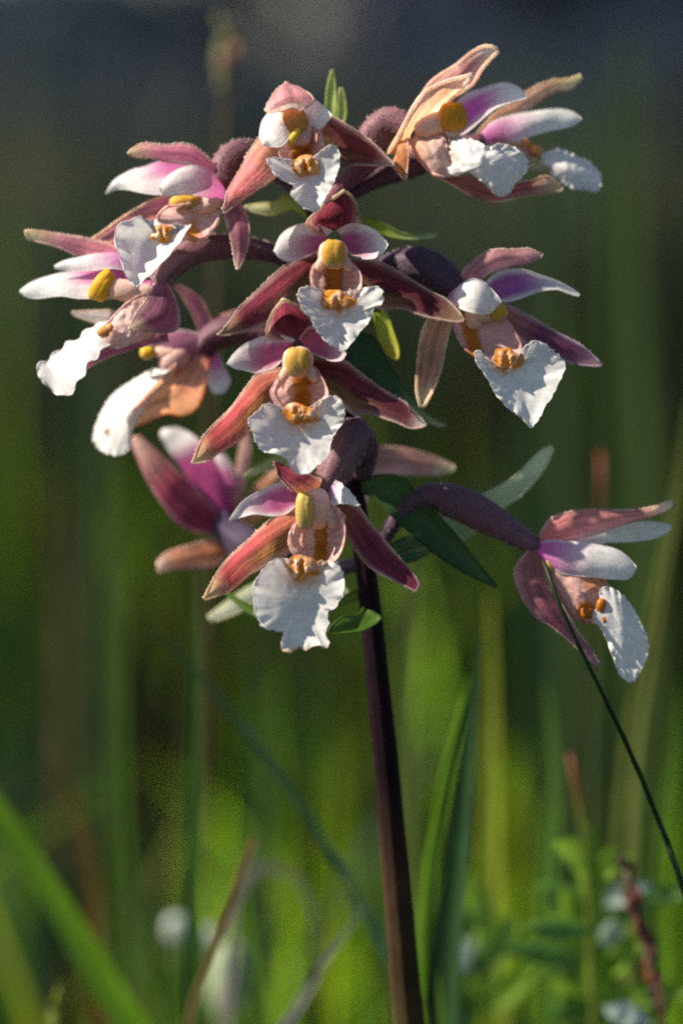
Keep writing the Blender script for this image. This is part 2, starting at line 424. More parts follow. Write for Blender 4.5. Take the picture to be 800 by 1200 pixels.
# ---- meadow grass behind and around (nobody could count it)
def grass_mass(name, label, spots, hmin, hmax, wmin, wmax, palette, segs=4, lean=0.35, freq=9.0, tall=1.5):
    n = len(spots)
    h = rng.uniform(hmin, hmax, n) * (0.6 + 0.4 * rng.random(n)); wd = rng.uniform(wmin, wmax, n)
    az = rng.uniform(0, 2 * np.pi, n); ln = np.minimum(np.abs(rng.normal(0, lean, n)), 2 * lean); tw = rng.uniform(0, np.pi, n)
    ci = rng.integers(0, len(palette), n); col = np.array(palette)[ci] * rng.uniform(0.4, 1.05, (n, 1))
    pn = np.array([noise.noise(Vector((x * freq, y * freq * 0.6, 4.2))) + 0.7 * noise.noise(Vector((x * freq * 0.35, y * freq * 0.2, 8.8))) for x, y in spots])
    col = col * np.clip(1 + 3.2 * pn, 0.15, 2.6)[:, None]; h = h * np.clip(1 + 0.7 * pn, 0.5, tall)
    V = np.zeros((n, segs + 1, 2, 3)); K = np.zeros((n, segs + 1, 2, 4)); U = np.zeros((n, segs + 1, 2, 2))
    for s in range(segs + 1):
        t = s / segs
        off = ln * h * t ** 2; z = h * t * (1 - 0.25 * ln * t * t)
        px = spots[:, 0] + np.cos(az) * off; py = spots[:, 1] + np.sin(az) * off
        hw = wd * 0.5 * (1 - t ** 2.2) * (0.55 + 0.45 * min(1, t * 3)) + 0.00005
        for e, sg in enumerate((-1, 1)):
            V[:, s, e, 0] = px + sg * np.cos(tw + t * 0.6) * hw; V[:, s, e, 1] = py + sg * np.sin(tw + t * 0.6) * hw; V[:, s, e, 2] = z
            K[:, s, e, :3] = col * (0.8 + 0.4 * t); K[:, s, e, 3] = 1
            U[:, s, e, 0] = t; U[:, s, e, 1] = e
    base = np.arange(n)[:, None] * (segs + 1) * 2
    q = np.array([[2*s, 2*s+1, 2*s+3, 2*s+2] for s in range(segs)])
    F = (base[:, None, :] + q[None]).reshape(-1, 4)
    me = bpy.data.meshes.new(name); me.vertices.add(n * (segs+1) * 2); me.vertices.foreach_set('co', V.ravel())
    me.loops.add(F.size); me.loops.foreach_set('vertex_index', F.ravel().astype(np.int32))
    me.polygons.add(len(F)); me.polygons.foreach_set('loop_start', np.arange(0, F.size, 4, dtype=np.int32))
    me.update(calc_edges=True)
    ca = me.color_attributes.new('Col', 'FLOAT_COLOR', 'POINT'); ca.data.foreach_set('color', K.astype(np.float32).ravel())
    ul = me.uv_layers.new(name='UVMap'); ul.data.foreach_set('uv', U.reshape(-1, 2)[F.ravel()].astype(np.float32).ravel())
    me.polygons.foreach_set('use_smooth', np.ones(len(F), bool))
    me.materials.append(M['grass_mass'])
    o = bpy.data.objects.new(name, me); C.objects.link(o); tag(o, label, 'grass', kind='stuff'); return o

def wedge(n, y0, y1, half, power=1.0):
    """spots behind the plant in a sector that opens away from it"""
    t = rng.random(n); y = y0 * (y1 / y0) ** (t ** power) if y0 > 0 else y0 + (y1 - y0) * t
    x = rng.uniform(-1, 1, n) * (half[0] + (y - y0) * half[1])
    return np.stack([x, y], 1)
GP = [(0.07, 0.13, 0.015), (0.10, 0.17, 0.02), (0.05, 0.10, 0.015), (0.13, 0.17, 0.025), (0.16, 0.12, 0.05), (0.06, 0.11, 0.03)]
VAR = [(0.007, 0.018, 0.008), (0.012, 0.032, 0.008), (0.005, 0.012, 0.008), (0.02, 0.05, 0.010), (0.012, 0.03, 0.014), (0.07, 0.16, 0.008), (0.14, 0.26, 0.008), (0.18, 0.22, 0.012), (0.05, 0.035, 0.018), (0.012, 0.028, 0.020)]  # dark and bright blades carry the meadow's shade and sun in their colour
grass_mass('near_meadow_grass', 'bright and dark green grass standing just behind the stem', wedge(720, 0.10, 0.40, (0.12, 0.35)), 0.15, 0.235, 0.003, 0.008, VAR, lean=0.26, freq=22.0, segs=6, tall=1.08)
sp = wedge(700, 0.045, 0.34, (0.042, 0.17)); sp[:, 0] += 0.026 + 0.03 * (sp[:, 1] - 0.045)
grass_mass('sunlit_grass', 'sunlit yellow green grass low behind the stem', sp, 0.16, 0.222, 0.0025, 0.006, [(0.09, 0.20, 0.006), (0.17, 0.31, 0.008), (0.25, 0.31, 0.010), (0.02, 0.05, 0.008), (0.010, 0.025, 0.008)], lean=0.2, freq=30.0, segs=6, tall=1.05)  # sunlight put into the brighter yellow green blade colours
DIM = [tuple(c * 0.42 for c in k) for k in VAR]  # same palette dimmed, so the backdrop's shade sits in its colour
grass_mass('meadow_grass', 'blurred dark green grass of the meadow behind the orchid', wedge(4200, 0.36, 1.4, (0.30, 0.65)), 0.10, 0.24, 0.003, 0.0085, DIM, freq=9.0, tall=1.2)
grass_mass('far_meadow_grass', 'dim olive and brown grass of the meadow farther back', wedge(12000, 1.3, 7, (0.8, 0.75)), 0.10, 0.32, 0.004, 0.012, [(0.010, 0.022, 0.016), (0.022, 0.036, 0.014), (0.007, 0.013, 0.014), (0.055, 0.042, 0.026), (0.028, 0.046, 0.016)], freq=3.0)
grass_mass('far_blue_grass', 'grass at the far end of the meadow, painted with the dark blue of distance', wedge(13000, 6, 45, (4.0, 0.75)), 0.25, 0.50, 0.008, 0.020, [(0.012, 0.020, 0.038), (0.014, 0.024, 0.032), (0.010, 0.016, 0.034), (0.026, 0.030, 0.030)], freq=0.8)  # blue of distance and shade put into the blade colours

# ---- far wood, one dark mass
def wood():
    mb = MB(); rnd = random.Random(3)
    for i in range(130):
        x = rnd.uniform(-36, 36); y = rnd.uniform(46, 60)
        hgt = 1.3 + 5.5 * sm(-5.2, -0.5, x) + rnd.uniform(0, 1.5) * (1 if x > -4 else 0.1)
        cr = rnd.uniform(1.2, 2.2)
        col = rnd.choice([(0.026, 0.042, 0.075), (0.028, 0.046, 0.066), (0.026, 0.040, 0.085)])  # haze and skylit shade put into the leaf colour as blue
        mb.tube([(x, y, -0.1), (x + .1, y, hgt * .4), (x, y + .1, hgt * .9)], [.16, .11, .03], [(0.05, 0.04, 0.03)] * 3, sides=6)
        for k in range(420):
            z = rnd.random(); rr = cr * math.sqrt(max(0.05, 1 - (2 * z - 0.8) ** 2 * 0.6)) * rnd.random() ** .4
            a = rnd.uniform(0, 6.283)
            c = Vector((x + rr * math.cos(a), y + rr * math.sin(a), hgt * (0.06 + 0.94 * z)))
            u = Vector((rnd.gauss(0, 1), rnd.gauss(0, 1), rnd.gauss(0, 1))).normalized(); v = u.orthogonal().normalized()
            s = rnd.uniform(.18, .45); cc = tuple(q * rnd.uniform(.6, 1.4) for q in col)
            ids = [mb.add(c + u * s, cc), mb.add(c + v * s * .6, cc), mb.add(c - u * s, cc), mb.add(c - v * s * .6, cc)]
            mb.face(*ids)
    tag(mb.build('far_woods', M['wood']), 'dark wood along the far edge of the meadow, distance blue painted into its leaves', 'wood', kind='stuff')
wood()

# ================================================================== the orchid
STEM_PX = [(352, 205, 0), (364, 245, 0), (378, 300, 2), (392, 380, 4), (404, 470, 6), (414, 560, 6), (424, 635, 6), (433, 705, 8), (443, 800, 14), (453, 900, 24), (465, 1040, 40), (477, 1180, 60)]
pb = at(477, 1180, 60); pa = at(465, 1040, 40)
dr = (pb - pa).normalized()
STEM_W = [at(*p) for p in STEM_PX] + [pb + dr * 0.05 + Vector((0, 0, 0)), Vector((pb.x + dr.x * 0.09, pb.y + 0.004, -0.003))]
BASE = Vector((STEM_W[-1].x, STEM_W[-1].y, 0.0))
orchid = empty('orchid', BASE)
tag(orchid, 'tall purple-stemmed orchid with a spray of white and pink flowers', 'orchid')
def c_stem(t):  # purple-black upper part also holds the flowers' shade, painted in
    return ramp([(0, (0.08, 0.04, 0.045)), (0.05, (0.016, 0.006, 0.011)), (0.20, (0.010, 0.005, 0.008)), (0.235, (0.012, 0.006, 0.008)), (0.26, (0.042, 0.022, 0.014)), (0.33, (0.042, 0.032, 0.012)), (1, (0.08, 0.10, 0.03))], t + 0.006 * noise.noise(Vector((t * 60, 0, 0))))
stalk(orchid, 'stem', [tuple(p) for p in STEM_W], [6, 9, 12, 15, 18, 20, 20.5, 19, 18.5, 18.5, 18.5, 19, 21, 24], c_stem, mat='stem', n=110, sides=32, ribs=9, ribamp=0.03, hairs=2600, hl=(1.5, 3.5), haircol=(0.20, 0.13, 0.12), world=True)

def flower(name_label, p):
    e = empty('flower', at(*p), orchid); tag(e, label=name_label); return e

LOWC = (0.17, 0.105, 0.05)
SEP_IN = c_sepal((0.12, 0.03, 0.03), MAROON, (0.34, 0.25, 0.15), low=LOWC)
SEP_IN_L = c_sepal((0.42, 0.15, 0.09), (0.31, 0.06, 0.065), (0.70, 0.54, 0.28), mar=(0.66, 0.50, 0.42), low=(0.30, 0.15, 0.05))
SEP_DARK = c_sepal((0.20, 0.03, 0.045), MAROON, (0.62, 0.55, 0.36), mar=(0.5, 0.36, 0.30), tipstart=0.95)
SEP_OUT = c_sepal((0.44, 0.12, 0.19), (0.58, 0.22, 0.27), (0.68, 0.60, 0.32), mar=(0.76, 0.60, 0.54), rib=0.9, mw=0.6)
RIMC = (0.74, 0.62, 0.55)

# ---- D : the middle flower of the upper three
f = flower('upper of the three flowers that face straight out, maroon sepals spread wide', (392, 300, -60))
stalk(f, 'ovary', [(382, 330, 5), (384, 305, -20), (388, 294, -42), (391, 296, -54)], [9, 14, 13, 8], c_ovary(), hairs=260, seed=1)
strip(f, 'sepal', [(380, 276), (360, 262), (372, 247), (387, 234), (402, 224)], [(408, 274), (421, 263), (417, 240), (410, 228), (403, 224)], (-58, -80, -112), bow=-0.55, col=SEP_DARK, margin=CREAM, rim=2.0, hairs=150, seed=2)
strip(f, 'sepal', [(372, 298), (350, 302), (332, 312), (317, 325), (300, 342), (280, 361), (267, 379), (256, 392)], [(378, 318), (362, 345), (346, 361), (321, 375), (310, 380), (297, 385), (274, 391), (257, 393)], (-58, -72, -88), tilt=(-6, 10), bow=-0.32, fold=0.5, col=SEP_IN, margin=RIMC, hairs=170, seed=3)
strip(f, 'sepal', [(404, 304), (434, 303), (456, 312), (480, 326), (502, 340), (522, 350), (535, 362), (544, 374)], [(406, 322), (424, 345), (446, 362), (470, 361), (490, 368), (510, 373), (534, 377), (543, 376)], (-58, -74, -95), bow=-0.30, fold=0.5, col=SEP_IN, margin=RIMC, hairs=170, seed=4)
strip(f, 'petal', [(390, 270), (364, 261), (344, 265), (329, 275), (320, 294)], [(376, 292), (358, 301), (342, 306), (328, 303), (321, 295)], (-62, -80, -98), tilt=(12, -6), bow=-0.5, col=c_petal((0.46, 0.10, 0.24), 0.1, 0.85, 0.5, shift=0.25), mat='petal', seed=5, margin=WHITE)
strip(f, 'petal', [(394, 270), (410, 262), (426, 263), (442, 271), (454, 285)], [(404, 294), (420, 302), (436, 303), (448, 297), (454, 287)], (-62, -80, -96), bow=-0.5, col=c_petal((0.42, 0.09, 0.22), 0.15, 0.9, 0.5, shift=0.2), mat='petal', seed=6, margin=WHITE)
lump(f, 'column', [(391, 297, -90, 14, 16.5, 8), (390, 298, -78, 17, 17, 9), (376, 309, -85, 6, 9, 5, 25), (406, 309, -85, 6, 9, 5, -25)], c_anther(), 'column')
patch(f, 'lip_cup', [(364, 322), (370, 308), (392, 302), (412, 307), (422, 320), (423, 336), (414, 348), (396, 358), (376, 348), (366, 336)], (392, 330), [-94, -78, -70, -78, -94, -100, -103, -103, -103, -100], -56, c_cup(391, 332, 30), 'cup', ruffle=0, rim=0.9, power=2.6, seed=1)
knobs(f, 395, 352, 21, 12, -105, 1)
patch(f, 'lip', [(350, 341), (360, 336), (374, 339), (382, 341), (396, 344), (412, 341), (426, 337), (443, 337), (449, 347), (447, 356), (438, 361), (432, 377), (422, 388), (410, 404), (401, 411), (385, 402), (372, 388), (364, 373), (356, 365), (351, 353)], (402, 372), [-112, -110, -104, -102, -102, -102, -104, -108, -110, -110, -106, -106, -106, -112, -114, -116, -116, -116, -118, -120], -101, c_lip(396, 350, 26), seed=1)

# ---- E : the one below
f = flower('middle of the three flowers that face straight out, white lip over a dark ovary', (350, 425, -65))
stalk(f, 'ovary', [(396, 420, 0), (384, 415, -25), (366, 420, -46), (352, 424, -58)], [9, 15, 15, 8], c_ovary(), hairs=260, seed=2)
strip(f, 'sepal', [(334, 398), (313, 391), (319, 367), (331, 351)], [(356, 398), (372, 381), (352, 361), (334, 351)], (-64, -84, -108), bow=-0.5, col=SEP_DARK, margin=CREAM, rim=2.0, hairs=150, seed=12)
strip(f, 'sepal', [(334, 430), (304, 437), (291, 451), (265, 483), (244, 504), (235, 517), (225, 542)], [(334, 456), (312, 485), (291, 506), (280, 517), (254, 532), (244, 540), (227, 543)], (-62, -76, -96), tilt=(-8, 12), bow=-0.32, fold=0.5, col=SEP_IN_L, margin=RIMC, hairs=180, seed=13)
strip(f, 'sepal', [(364, 420), (400, 421), (420, 435), (450, 457), (475, 472), (490, 487), (499, 497)], [(368, 450), (404, 478), (415, 486), (432, 484), (450, 490), (465, 495), (482, 502), (498, 499)], (-62, -76, -100), bow=-0.3, fold=0.5, col=c_sepal((0.14, 0.03, 0.03), MAROON, (0.7, 0.6, 0.52), low=LOWC, tipstart=0.95), margin=RIMC, hairs=180, seed=14)  # pale tip colour holds the sunlight falling on it
strip(f, 'petal', [(346, 398), (325, 391), (310, 393), (289, 402), (274, 414), (266, 426)], [(338, 414), (328, 425), (318, 433), (301, 437), (288, 434), (276, 432), (267, 427)], (-66, -84, -104), tilt=(8, -8), bow=-0.3, col=c_petal((0.55, 0.13, 0.28), 0.35, 0.95, 0.45, shift=0.1), mat='petal', seed=15, margin=WHITE)
strip(f, 'petal', [(350, 398), (362, 383), (376, 391), (394, 405), (406, 413)], [(358, 410), (372, 417), (388, 423), (400, 422), (406, 415)], (-66, -84, -100), bow=-0.4, col=c_petal((0.50, 0.10, 0.20), 0.3, 1.3, 0.8), mat='petal', seed=16, margin=(0.75, 0.5, 0.6))
lump(f, 'column', [(349, 424, -93, 15, 17, 8), (349, 424, -82, 18, 18, 9), (334, 438, -89, 6, 10, 5, 25), (365, 438, -89, 6, 10, 5, -25)], c_anther((0.66, 0.40, 0.08)), 'column')
patch(f, 'lip_cup', [(321, 470), (317, 460), (323, 446), (334, 432), (352, 426), (368, 430), (377, 442), (384, 458), (382, 468), (366, 482), (346, 488), (329, 482)], (352, 458), [-106, -104, -96, -82, -74, -82, -96, -104, -106, -109, -109, -108], -60, c_cup(354, 460, 30), 'cup', ruffle=0, rim=0.9, power=2.6, seed=2)
knobs(f, 352, 485, 22, 13, -110, 2)
patch(f, 'lip', [(291, 494), (295, 488), (304, 481), (308, 475), (316, 473), (325, 476), (334, 478), (350, 480), (363, 477), (374, 470), (387, 464), (397, 467), (404, 480), (401, 495), (391, 510), (387, 525), (383, 537), (374, 543), (366, 551), (358, 556), (349, 555), (341, 547), (335, 538), (322, 531), (310, 530), (302, 520), (296, 508)], (350, 512), [-120, -120, -116, -114, -112, -110, -108, -108, -108, -110, -112, -112, -112, -112, -110, -112, -114, -118, -120, -122, -122, -122, -122, -124, -124, -122, -122], -105, c_lip(351, 484, 28), seed=2)

# ---- F : lowest
f = flower('lowest of the three flowers that face straight out, with the largest white lip', (365, 595, -65))
stalk(f, 'ovary', [(424, 560, -6), (423, 525, -20), (412, 512, -42), (402, 528, -58), (392, 552, -66), (378, 578, -68)], [10, 18, 23, 24, 20, 13], c_ovary((0.22, 0.10, 0.12)), hairs=900, haircol=(0.62, 0.46, 0.45), seed=3)
strip(f, 'sepal', [(348, 580), (334, 566), (326, 556), (322, 543)], [(386, 580), (383, 563), (360, 552), (324, 542)], (-66, -90, -120), bow=0.35, col=c_sepal((0.5, 0.2, 0.09), MAROON, WINE), hairs=100, seed=22)
strip(f, 'sepal', [(352, 594), (322, 605), (297, 627), (267, 655), (252, 675), (239, 700)], [(352, 628), (338, 648), (317, 659), (292, 675), (268, 693), (241, 703)], (-64, -78, -100), tilt=(-10, 14), bow=-0.32, fold=0.5, col=SEP_IN_L, margin=(0.78, 0.66, 0.55), hairs=190, seed=23)
strip(f, 'sepal', [(386, 606), (401, 620), (416, 644), (435, 666), (460, 680), (487, 693)], [(398, 582), (418, 592), (435, 614), (462, 647), (482, 669), (491, 684)], (-64, -78, -92), bow=-0.3, fold=0.5, col=c_sepal((0.26, 0.10, 0.06), (0.17, 0.03, 0.065), (0.22, 0.04, 0.09)), margin=RIMC, hairs=170, seed=24)
strip(f, 'petal', [(360, 566), (340, 564), (316, 569), (285, 587), (269, 609)], [(352, 588), (334, 603), (318, 605), (296, 603), (270, 610)], (-68, -86, -106), tilt=(8, -10), bow=-0.25, col=c_petal((0.58, 0.14, 0.34), 0.35, 0.9, 0.5), mat='petal', seed=25, margin=WHITE)
strip(f, 'petal', [(379, 568), (395, 564), (412, 578), (421, 592)], [(380, 578), (386, 592), (402, 590), (420, 593)], (-68, -92, -112), bow=0.3, col=c_petal((0.40, 0.16, 0.42), 0.15, 0.6, 0.6), mat='petal', seed=26, ruffle=2, margin=WHITE)
lump(f, 'column', [(357, 598, -97, 11, 22, 9), (370, 596, -86, 17, 24, 10), (343, 630, -96, 5, 10, 5), (386, 606, -86, 7, 14, 6, -20)], c_anther((0.68, 0.50, 0.13)), 'column')
patch(f, 'lip_cup', [(339, 628), (346, 612), (362, 604), (380, 598), (393, 594), (402, 606), (404, 628), (398, 650), (384, 662), (364, 660), (347, 652), (339, 640)], (374, 631), [-104, -88, -78, -78, -88, -96, -102, -106, -110, -110, -110, -108], -60, c_cup(376, 634, 26, slit=0.3), 'cup', ruffle=0, rim=0.9, power=2.6, seed=3)
knobs(f, 355, 666, 18, 16, -113, 3, pale=0.6)
patch(f, 'lip', [(322, 656), (335, 656), (352, 657), (369, 658), (380, 658), (390, 659), (400, 668), (403, 690), (393, 712), (383, 716), (385, 730), (380, 742), (385, 752), (381, 760), (374, 755), (360, 761), (350, 760), (340, 764), (330, 762), (330, 752), (331, 740), (311, 737), (300, 722), (296, 697), (299, 683), (308, 668)], (352, 706), [-122, -116, -112, -110, -112, -116, -118, -118, -118, -118, -120, -122, -124, -126, -124, -124, -124, -126, -126, -124, -124, -128, -130, -130, -128, -126], -109, (lambda g: lambda r, th, x, y: mix(g(r, th, x, y), (0.5, 0.26, 0.06), 0.8 * sm(756, 763, y) * sm(.85, 1, r)))(c_lip(356, 666, 30)), seed=3, ruffle=4)

# ---- A : top
f = flower('topmost small flower with a pinkish hood over an orange throat', (350, 150, -50))
stalk(f, 'ovary', [(354, 214, 0), (356, 180, -5), (354, 150, -25), (350, 138, -48)], [7, 12, 14, 11], c_ovary(), hairs=220, seed=4)
strip(f, 'sepal', [(336, 128), (312, 130), (319, 111), (333, 97)], [(350, 130), (367, 119), (360, 108), (340, 98)], (-108, -92, -62), bow=0.5, col=c_sepal((0.7, 0.6, 0.5), (0.58, 0.30, 0.32), (0.5, 0.2, 0.24)), margin=CREAM, hairs=220, seed=32)
strip(f, 'sepal', [(322, 152), (304, 160), (285, 191), (270, 218), (261, 244)], [(334, 176), (325, 202), (312, 215), (285, 233), (264, 249)], (-52, -66, -86), tilt=(-12, 16), bow=-0.35, fold=0.5, col=c_sepal((0.54, 0.28, 0.15), (0.52, 0.17, 0.17), (0.52, 0.28, 0.26)), margin=RIMC, hairs=170, seed=33)
strip(f, 'sepal', [(368, 134), (388, 136), (408, 147), (435, 165), (461, 191)], [(366, 158), (382, 178), (399, 194), (420, 193), (461, 194)], (-52, -62, -76), bow=-0.35, fold=0.5, col=c_sepal((0.16, 0.06, 0.04), (0.16, 0.04, 0.045), (0.6, 0.5, 0.4), low=LOWC), margin=RIMC, hairs=170, seed=34)
strip(f, 'petal', [(336, 134), (318, 130), (307, 142), (304, 158), (307, 170)], [(342, 138), (341, 152), (339, 161), (328, 172), (309, 171)], (-60, -84, -96), tilt=(22, -14), bow=0.45, col=c_petal((0.7, 0.4, 0.5), 0.0, 0.3, 0.5), mat='petal', seed=35, margin=WHITE)
strip(f, 'petal', [(352, 134), (360, 118), (370, 117), (382, 126), (389, 134)], [(356, 144), (364, 147), (376, 151), (384, 143), (389, 136)], (-60, -80, -96), bow=0.3, col=c_petal((0.6, 0.3, 0.45), 0.0, 0.4, 0.5), mat='petal', seed=36, margin=WHITE)
lump(f, 'column', [(346, 142, -82, 15, 16, 9, -15), (352, 156, -78, 13, 15, 8), (344, 160, -92, 4.5, 12, 4, 35)], lambda q, a, b: ((0.62, 0.30, 0.08) if q == 0 else (PALEPINK if q == 1 else (0.74, 0.55, 0.06))), 'column')
patch(f, 'lip_cup', [(327, 180), (331, 168), (344, 156), (360, 150), (373, 150), (379, 166), (377, 181), (362, 197), (345, 199), (334, 192)], (354, 176), [-96, -86, -72, -66, -76, -90, -94, -98, -98, -97], -54, c_cup(353, 178, 26, slit=0.5), 'cup', ruffle=0, rim=0.9, power=2.6, seed=4)
knobs(f, 357, 194, 18, 11, -98, 4)
patch(f, 'lip', [(313, 186), (321, 184), (330, 186), (341, 187), (355, 188), (366, 185), (376, 177), (387, 170), (397, 175), (397, 194), (390, 215), (381, 231), (369, 247), (354, 242), (341, 228), (345, 218), (330, 210), (319, 200)], (362, 212), [-112, -110, -104, -100, -98, -98, -100, -104, -106, -104, -104, -106, -110, -112, -114, -114, -118, -118], -94, c_lip(356, 196, 16), seed=4)

# ---- B : upper left, facing left
f = flower('upper flower that faces sideways from the sun, lip folded like a white trough', (258, 212, -30))
stalk(f, 'ovary', [(358, 236, 0), (330, 205, 2), (300, 183, 0), (278, 180, -8), (262, 196, -18), (258, 216, -26)], [7, 9, 13, 17, 16, 11], c_ovary((0.24, 0.11, 0.13)), hairs=700, haircol=(0.62, 0.46, 0.45), seed=5)
strip(f, 'sepal', [(262, 212), (246, 187), (228, 172), (212, 168), (195, 170), (170, 168), (156, 173), (150, 179)], [(262, 222), (236, 199), (216, 192), (195, 189), (176, 184), (162, 184), (153, 182)], (-28, -34, -40), bow=0.55, col=SEP_OUT, margin=RIMC, hairs=260, seed=42)
strip(f, 'petal', [(250, 206), (217, 192), (190, 189), (165, 196), (142, 205), (130, 215), (124, 226)], [(252, 226), (228, 226), (194, 228), (170, 226), (148, 221), (136, 222), (125, 227)], (-14, -4, 4), tilt=(26, -14), bow=0.4, col=c_petal(PINK, 0.35, 0.78, 0.5, shift=-0.35), mat='petal', seed=43, margin=WHITE)
strip(f, 'petal', [(266, 226), (250, 202), (232, 194), (215, 195), (197, 205), (187, 218)], [(264, 234), (240, 231), (220, 228), (204, 229), (193, 229), (187, 221)], (-34, -58, -66), bow=0.5, col=c_petal(PINK, 0.15, 0.72, 1.1), mat='petal', seed=44, margin=WHITE)
strip(f, 'sepal', [(240, 226), (190, 230), (150, 250), (120, 271), (90, 292)], [(236, 250), (190, 259), (155, 276), (130, 284), (92, 297)], (-10, 0, 6), bow=-0.3, fold=0.4, col=c_sepal(ROSE, (0.56, 0.19, 0.20), (0.70, 0.60, 0.30), mar=(0.68, 0.52, 0.4)), margin=CREAM, hairs=150, seed=45)
strip(f, 'sepal', [(262, 232), (263, 250), (270, 277), (275, 303), (277, 315)], [(276, 232), (286, 246), (292, 266), (290, 290), (280, 315)], (-34, -56, -66), bow=0.5, fold=0.8, col=c_sepal((0.36, 0.15, 0.17), (0.34, 0.12, 0.16), (0.62, 0.48, 0.38)), margin=RIMC, hairs=140, seed=46)
lump(f, 'column', [(218, 236, -40, 20, 9, 11, -6), (240, 240, -38, 20, 10, 10, -8)], c_anther(YELLOW), 'column')
patch(f, 'lip_cup', [(184, 256), (194, 243), (212, 240), (236, 236), (259, 234), (259, 248), (248, 270), (230, 282), (214, 276), (204, 266), (192, 264)], (224, 256), [-52, -54, -52, -46, -36, -40, -52, -60, -58, -56, -54], -36, lambda r, th, x, y: mix(mix(PALEPINK, (0.6, 0.14, 0.2), 0.5 * sm(.5, .95, math.sin(th * 12)) * sm(.3, .6, r)), ORANGE, (1 - sm(4, 14, abs(x - 226) + abs(y - 272) * .5)) * .9), 'cup', ruffle=0, rim=1.8, seed=5)
knobs(f, 190, 274, 13, 10, -58, 5, pale=0.4)
strip(f, 'lip', [(182, 276), (174, 260), (160, 256), (144, 260), (134, 276), (138, 294), (144, 312), (150, 326), (158, 336)], [(206, 282), (224, 262), (216, 276), (205, 290), (195, 302), (184, 314), (172, 325), (164, 334), (160, 337)], (-58, -64, -70), tilt=(0, -6), bow=-0.62, fold=0.75, col=lambda u, v: mix(WHITE, ORANGE, 0.5 * (1 - sm(0, .16, u)) * (1 - sm(.2, .8, abs(v)))), mat='lip', rim=0.7, ruffle=3.5, nu=34, nv=16, seed=47)

# ---- G : left
f = flower('leftmost flower, seen from the side with long white petals and a yellow column', (195, 335, -40))
stalk(f, 'ovary', [(384, 340, 6), (345, 308, 2), (300, 292, -4), (255, 289, -14), (222, 297, -24), (196, 318, -36), (186, 336, -42)], [7, 9, 11, 14, 16.5, 15, 11], c_ovary((0.24, 0.11, 0.13)), hairs=900, haircol=(0.60, 0.45, 0.45), seed=6)
strip(f, 'sepal', [(182, 318), (140, 290), (102, 279), (70, 274), (45, 270), (30, 270)], [(180, 334), (140, 314), (110, 302), (88, 298), (70, 290), (50, 284), (32, 280)], (-36, -20, -10), bow=0.35, col=SEP_OUT, margin=CREAM, hairs=150, seed=52)
strip(f, 'petal', [(184, 312), (150, 296), (120, 295), (95, 300), (75, 305), (64, 311)], [(184, 326), (150, 318), (125, 315), (102, 317), (78, 317), (65, 315)], (-40, -34, -26), tilt=(14, -8), bow=0.45, col=c_petal((0.5, 0.14, 0.4), 0.3, 0.75, 0.7), mat='petal', seed=53, margin=WHITE)
strip(f, 'petal', [(178, 330), (137, 316), (117, 316), (85, 318), (52, 324), (35, 331), (23, 340)], [(178, 352), (140, 350), (102, 350), (70, 347), (45, 350), (32, 348), (23, 343)], (-44, -26, -14), tilt=(26, -12), bow=0.4, col=c_petal(PINK, 0.42, 0.72, 0.6, shift=-0.4), mat='petal', seed=54, margin=WHITE)
strip(f, 'sepal', [(170, 372), (135, 364), (110, 364), (85, 365)], [(170, 386), (135, 384), (105, 376), (86, 369)], (-10, 10, 25), bow=0.2, col=c_sepal(ROSE, (0.6, 0.5, 0.45), (0.62, 0.55, 0.5)), margin=CREAM, seed=55)
lump(f, 'column', [(119, 334, -48, 11, 20, 8, 37), (146, 340, -46, 22, 13, 10, 14), (168, 346, -44, 16, 14, 10)], c_anther((0.80, 0.46, 0.03), (0.8, 0.5, 0.1)), 'column')
patch(f, 'lip_cup', [(118, 388), (132, 372), (150, 354), (172, 344), (186, 352), (184, 374), (178, 396), (156, 402), (136, 408), (124, 402)], (154, 378), [-54, -56, -58, -52, -46, -48, -54, -58, -58, -56], -66, lambda r, th, x, y: mix((0.74, 0.50, 0.46), (0.5, 0.2, 0.15), 0.5 * sm(148, 180, x)), 'cup', ruffle=0, rim=1.5, seed=6, wob=5)
lump(f, 'callus', [(121, 389, -70, 8, 6, 5, 10), (128, 384, -68, 5, 5, 4)], c_callus)
strip(f, 'lip', [(132, 376), (112, 380), (92, 395), (72, 408), (58, 421), (46, 424), (44, 438)], [(140, 400), (122, 408), (110, 420), (100, 434), (90, 450), (80, 461), (68, 463), (52, 448)], (-50, -50, -44), tilt=(26, -22), bow=0.2, col=lambda u, v: WHITE, mat='lip', rim=0.8, ruffle=3.5, nu=30, nv=14, seed=57)
strip(f, 'sepal', [(196, 384), (176, 392), (150, 401), (122, 408), (99, 431)], [(198, 400), (176, 404), (150, 411), (124, 420), (100, 433)], (-44, -40, -34), bow=0.35, col=c_sepal((0.25, 0.08, 0.13), (0.30, 0.08, 0.15), (0.4, 0.15, 0.2)), margin=(0.6, 0.45, 0.5), seed=56)
strip(f, 'sepal', [(186, 322), (174, 346), (160, 367), (151, 384)], [(188, 322), (206, 350), (210, 382), (194, 390), (172, 388), (153, 386)], (-44, -70, -84), bow=0.4, fold=0.7, col=c_sepal((0.22, 0.10, 0.19), (0.22, 0.08, 0.13), (0.72, 0.60, 0.40), tipstart=0.85), margin=RIMC, hairs=120, seed=58)

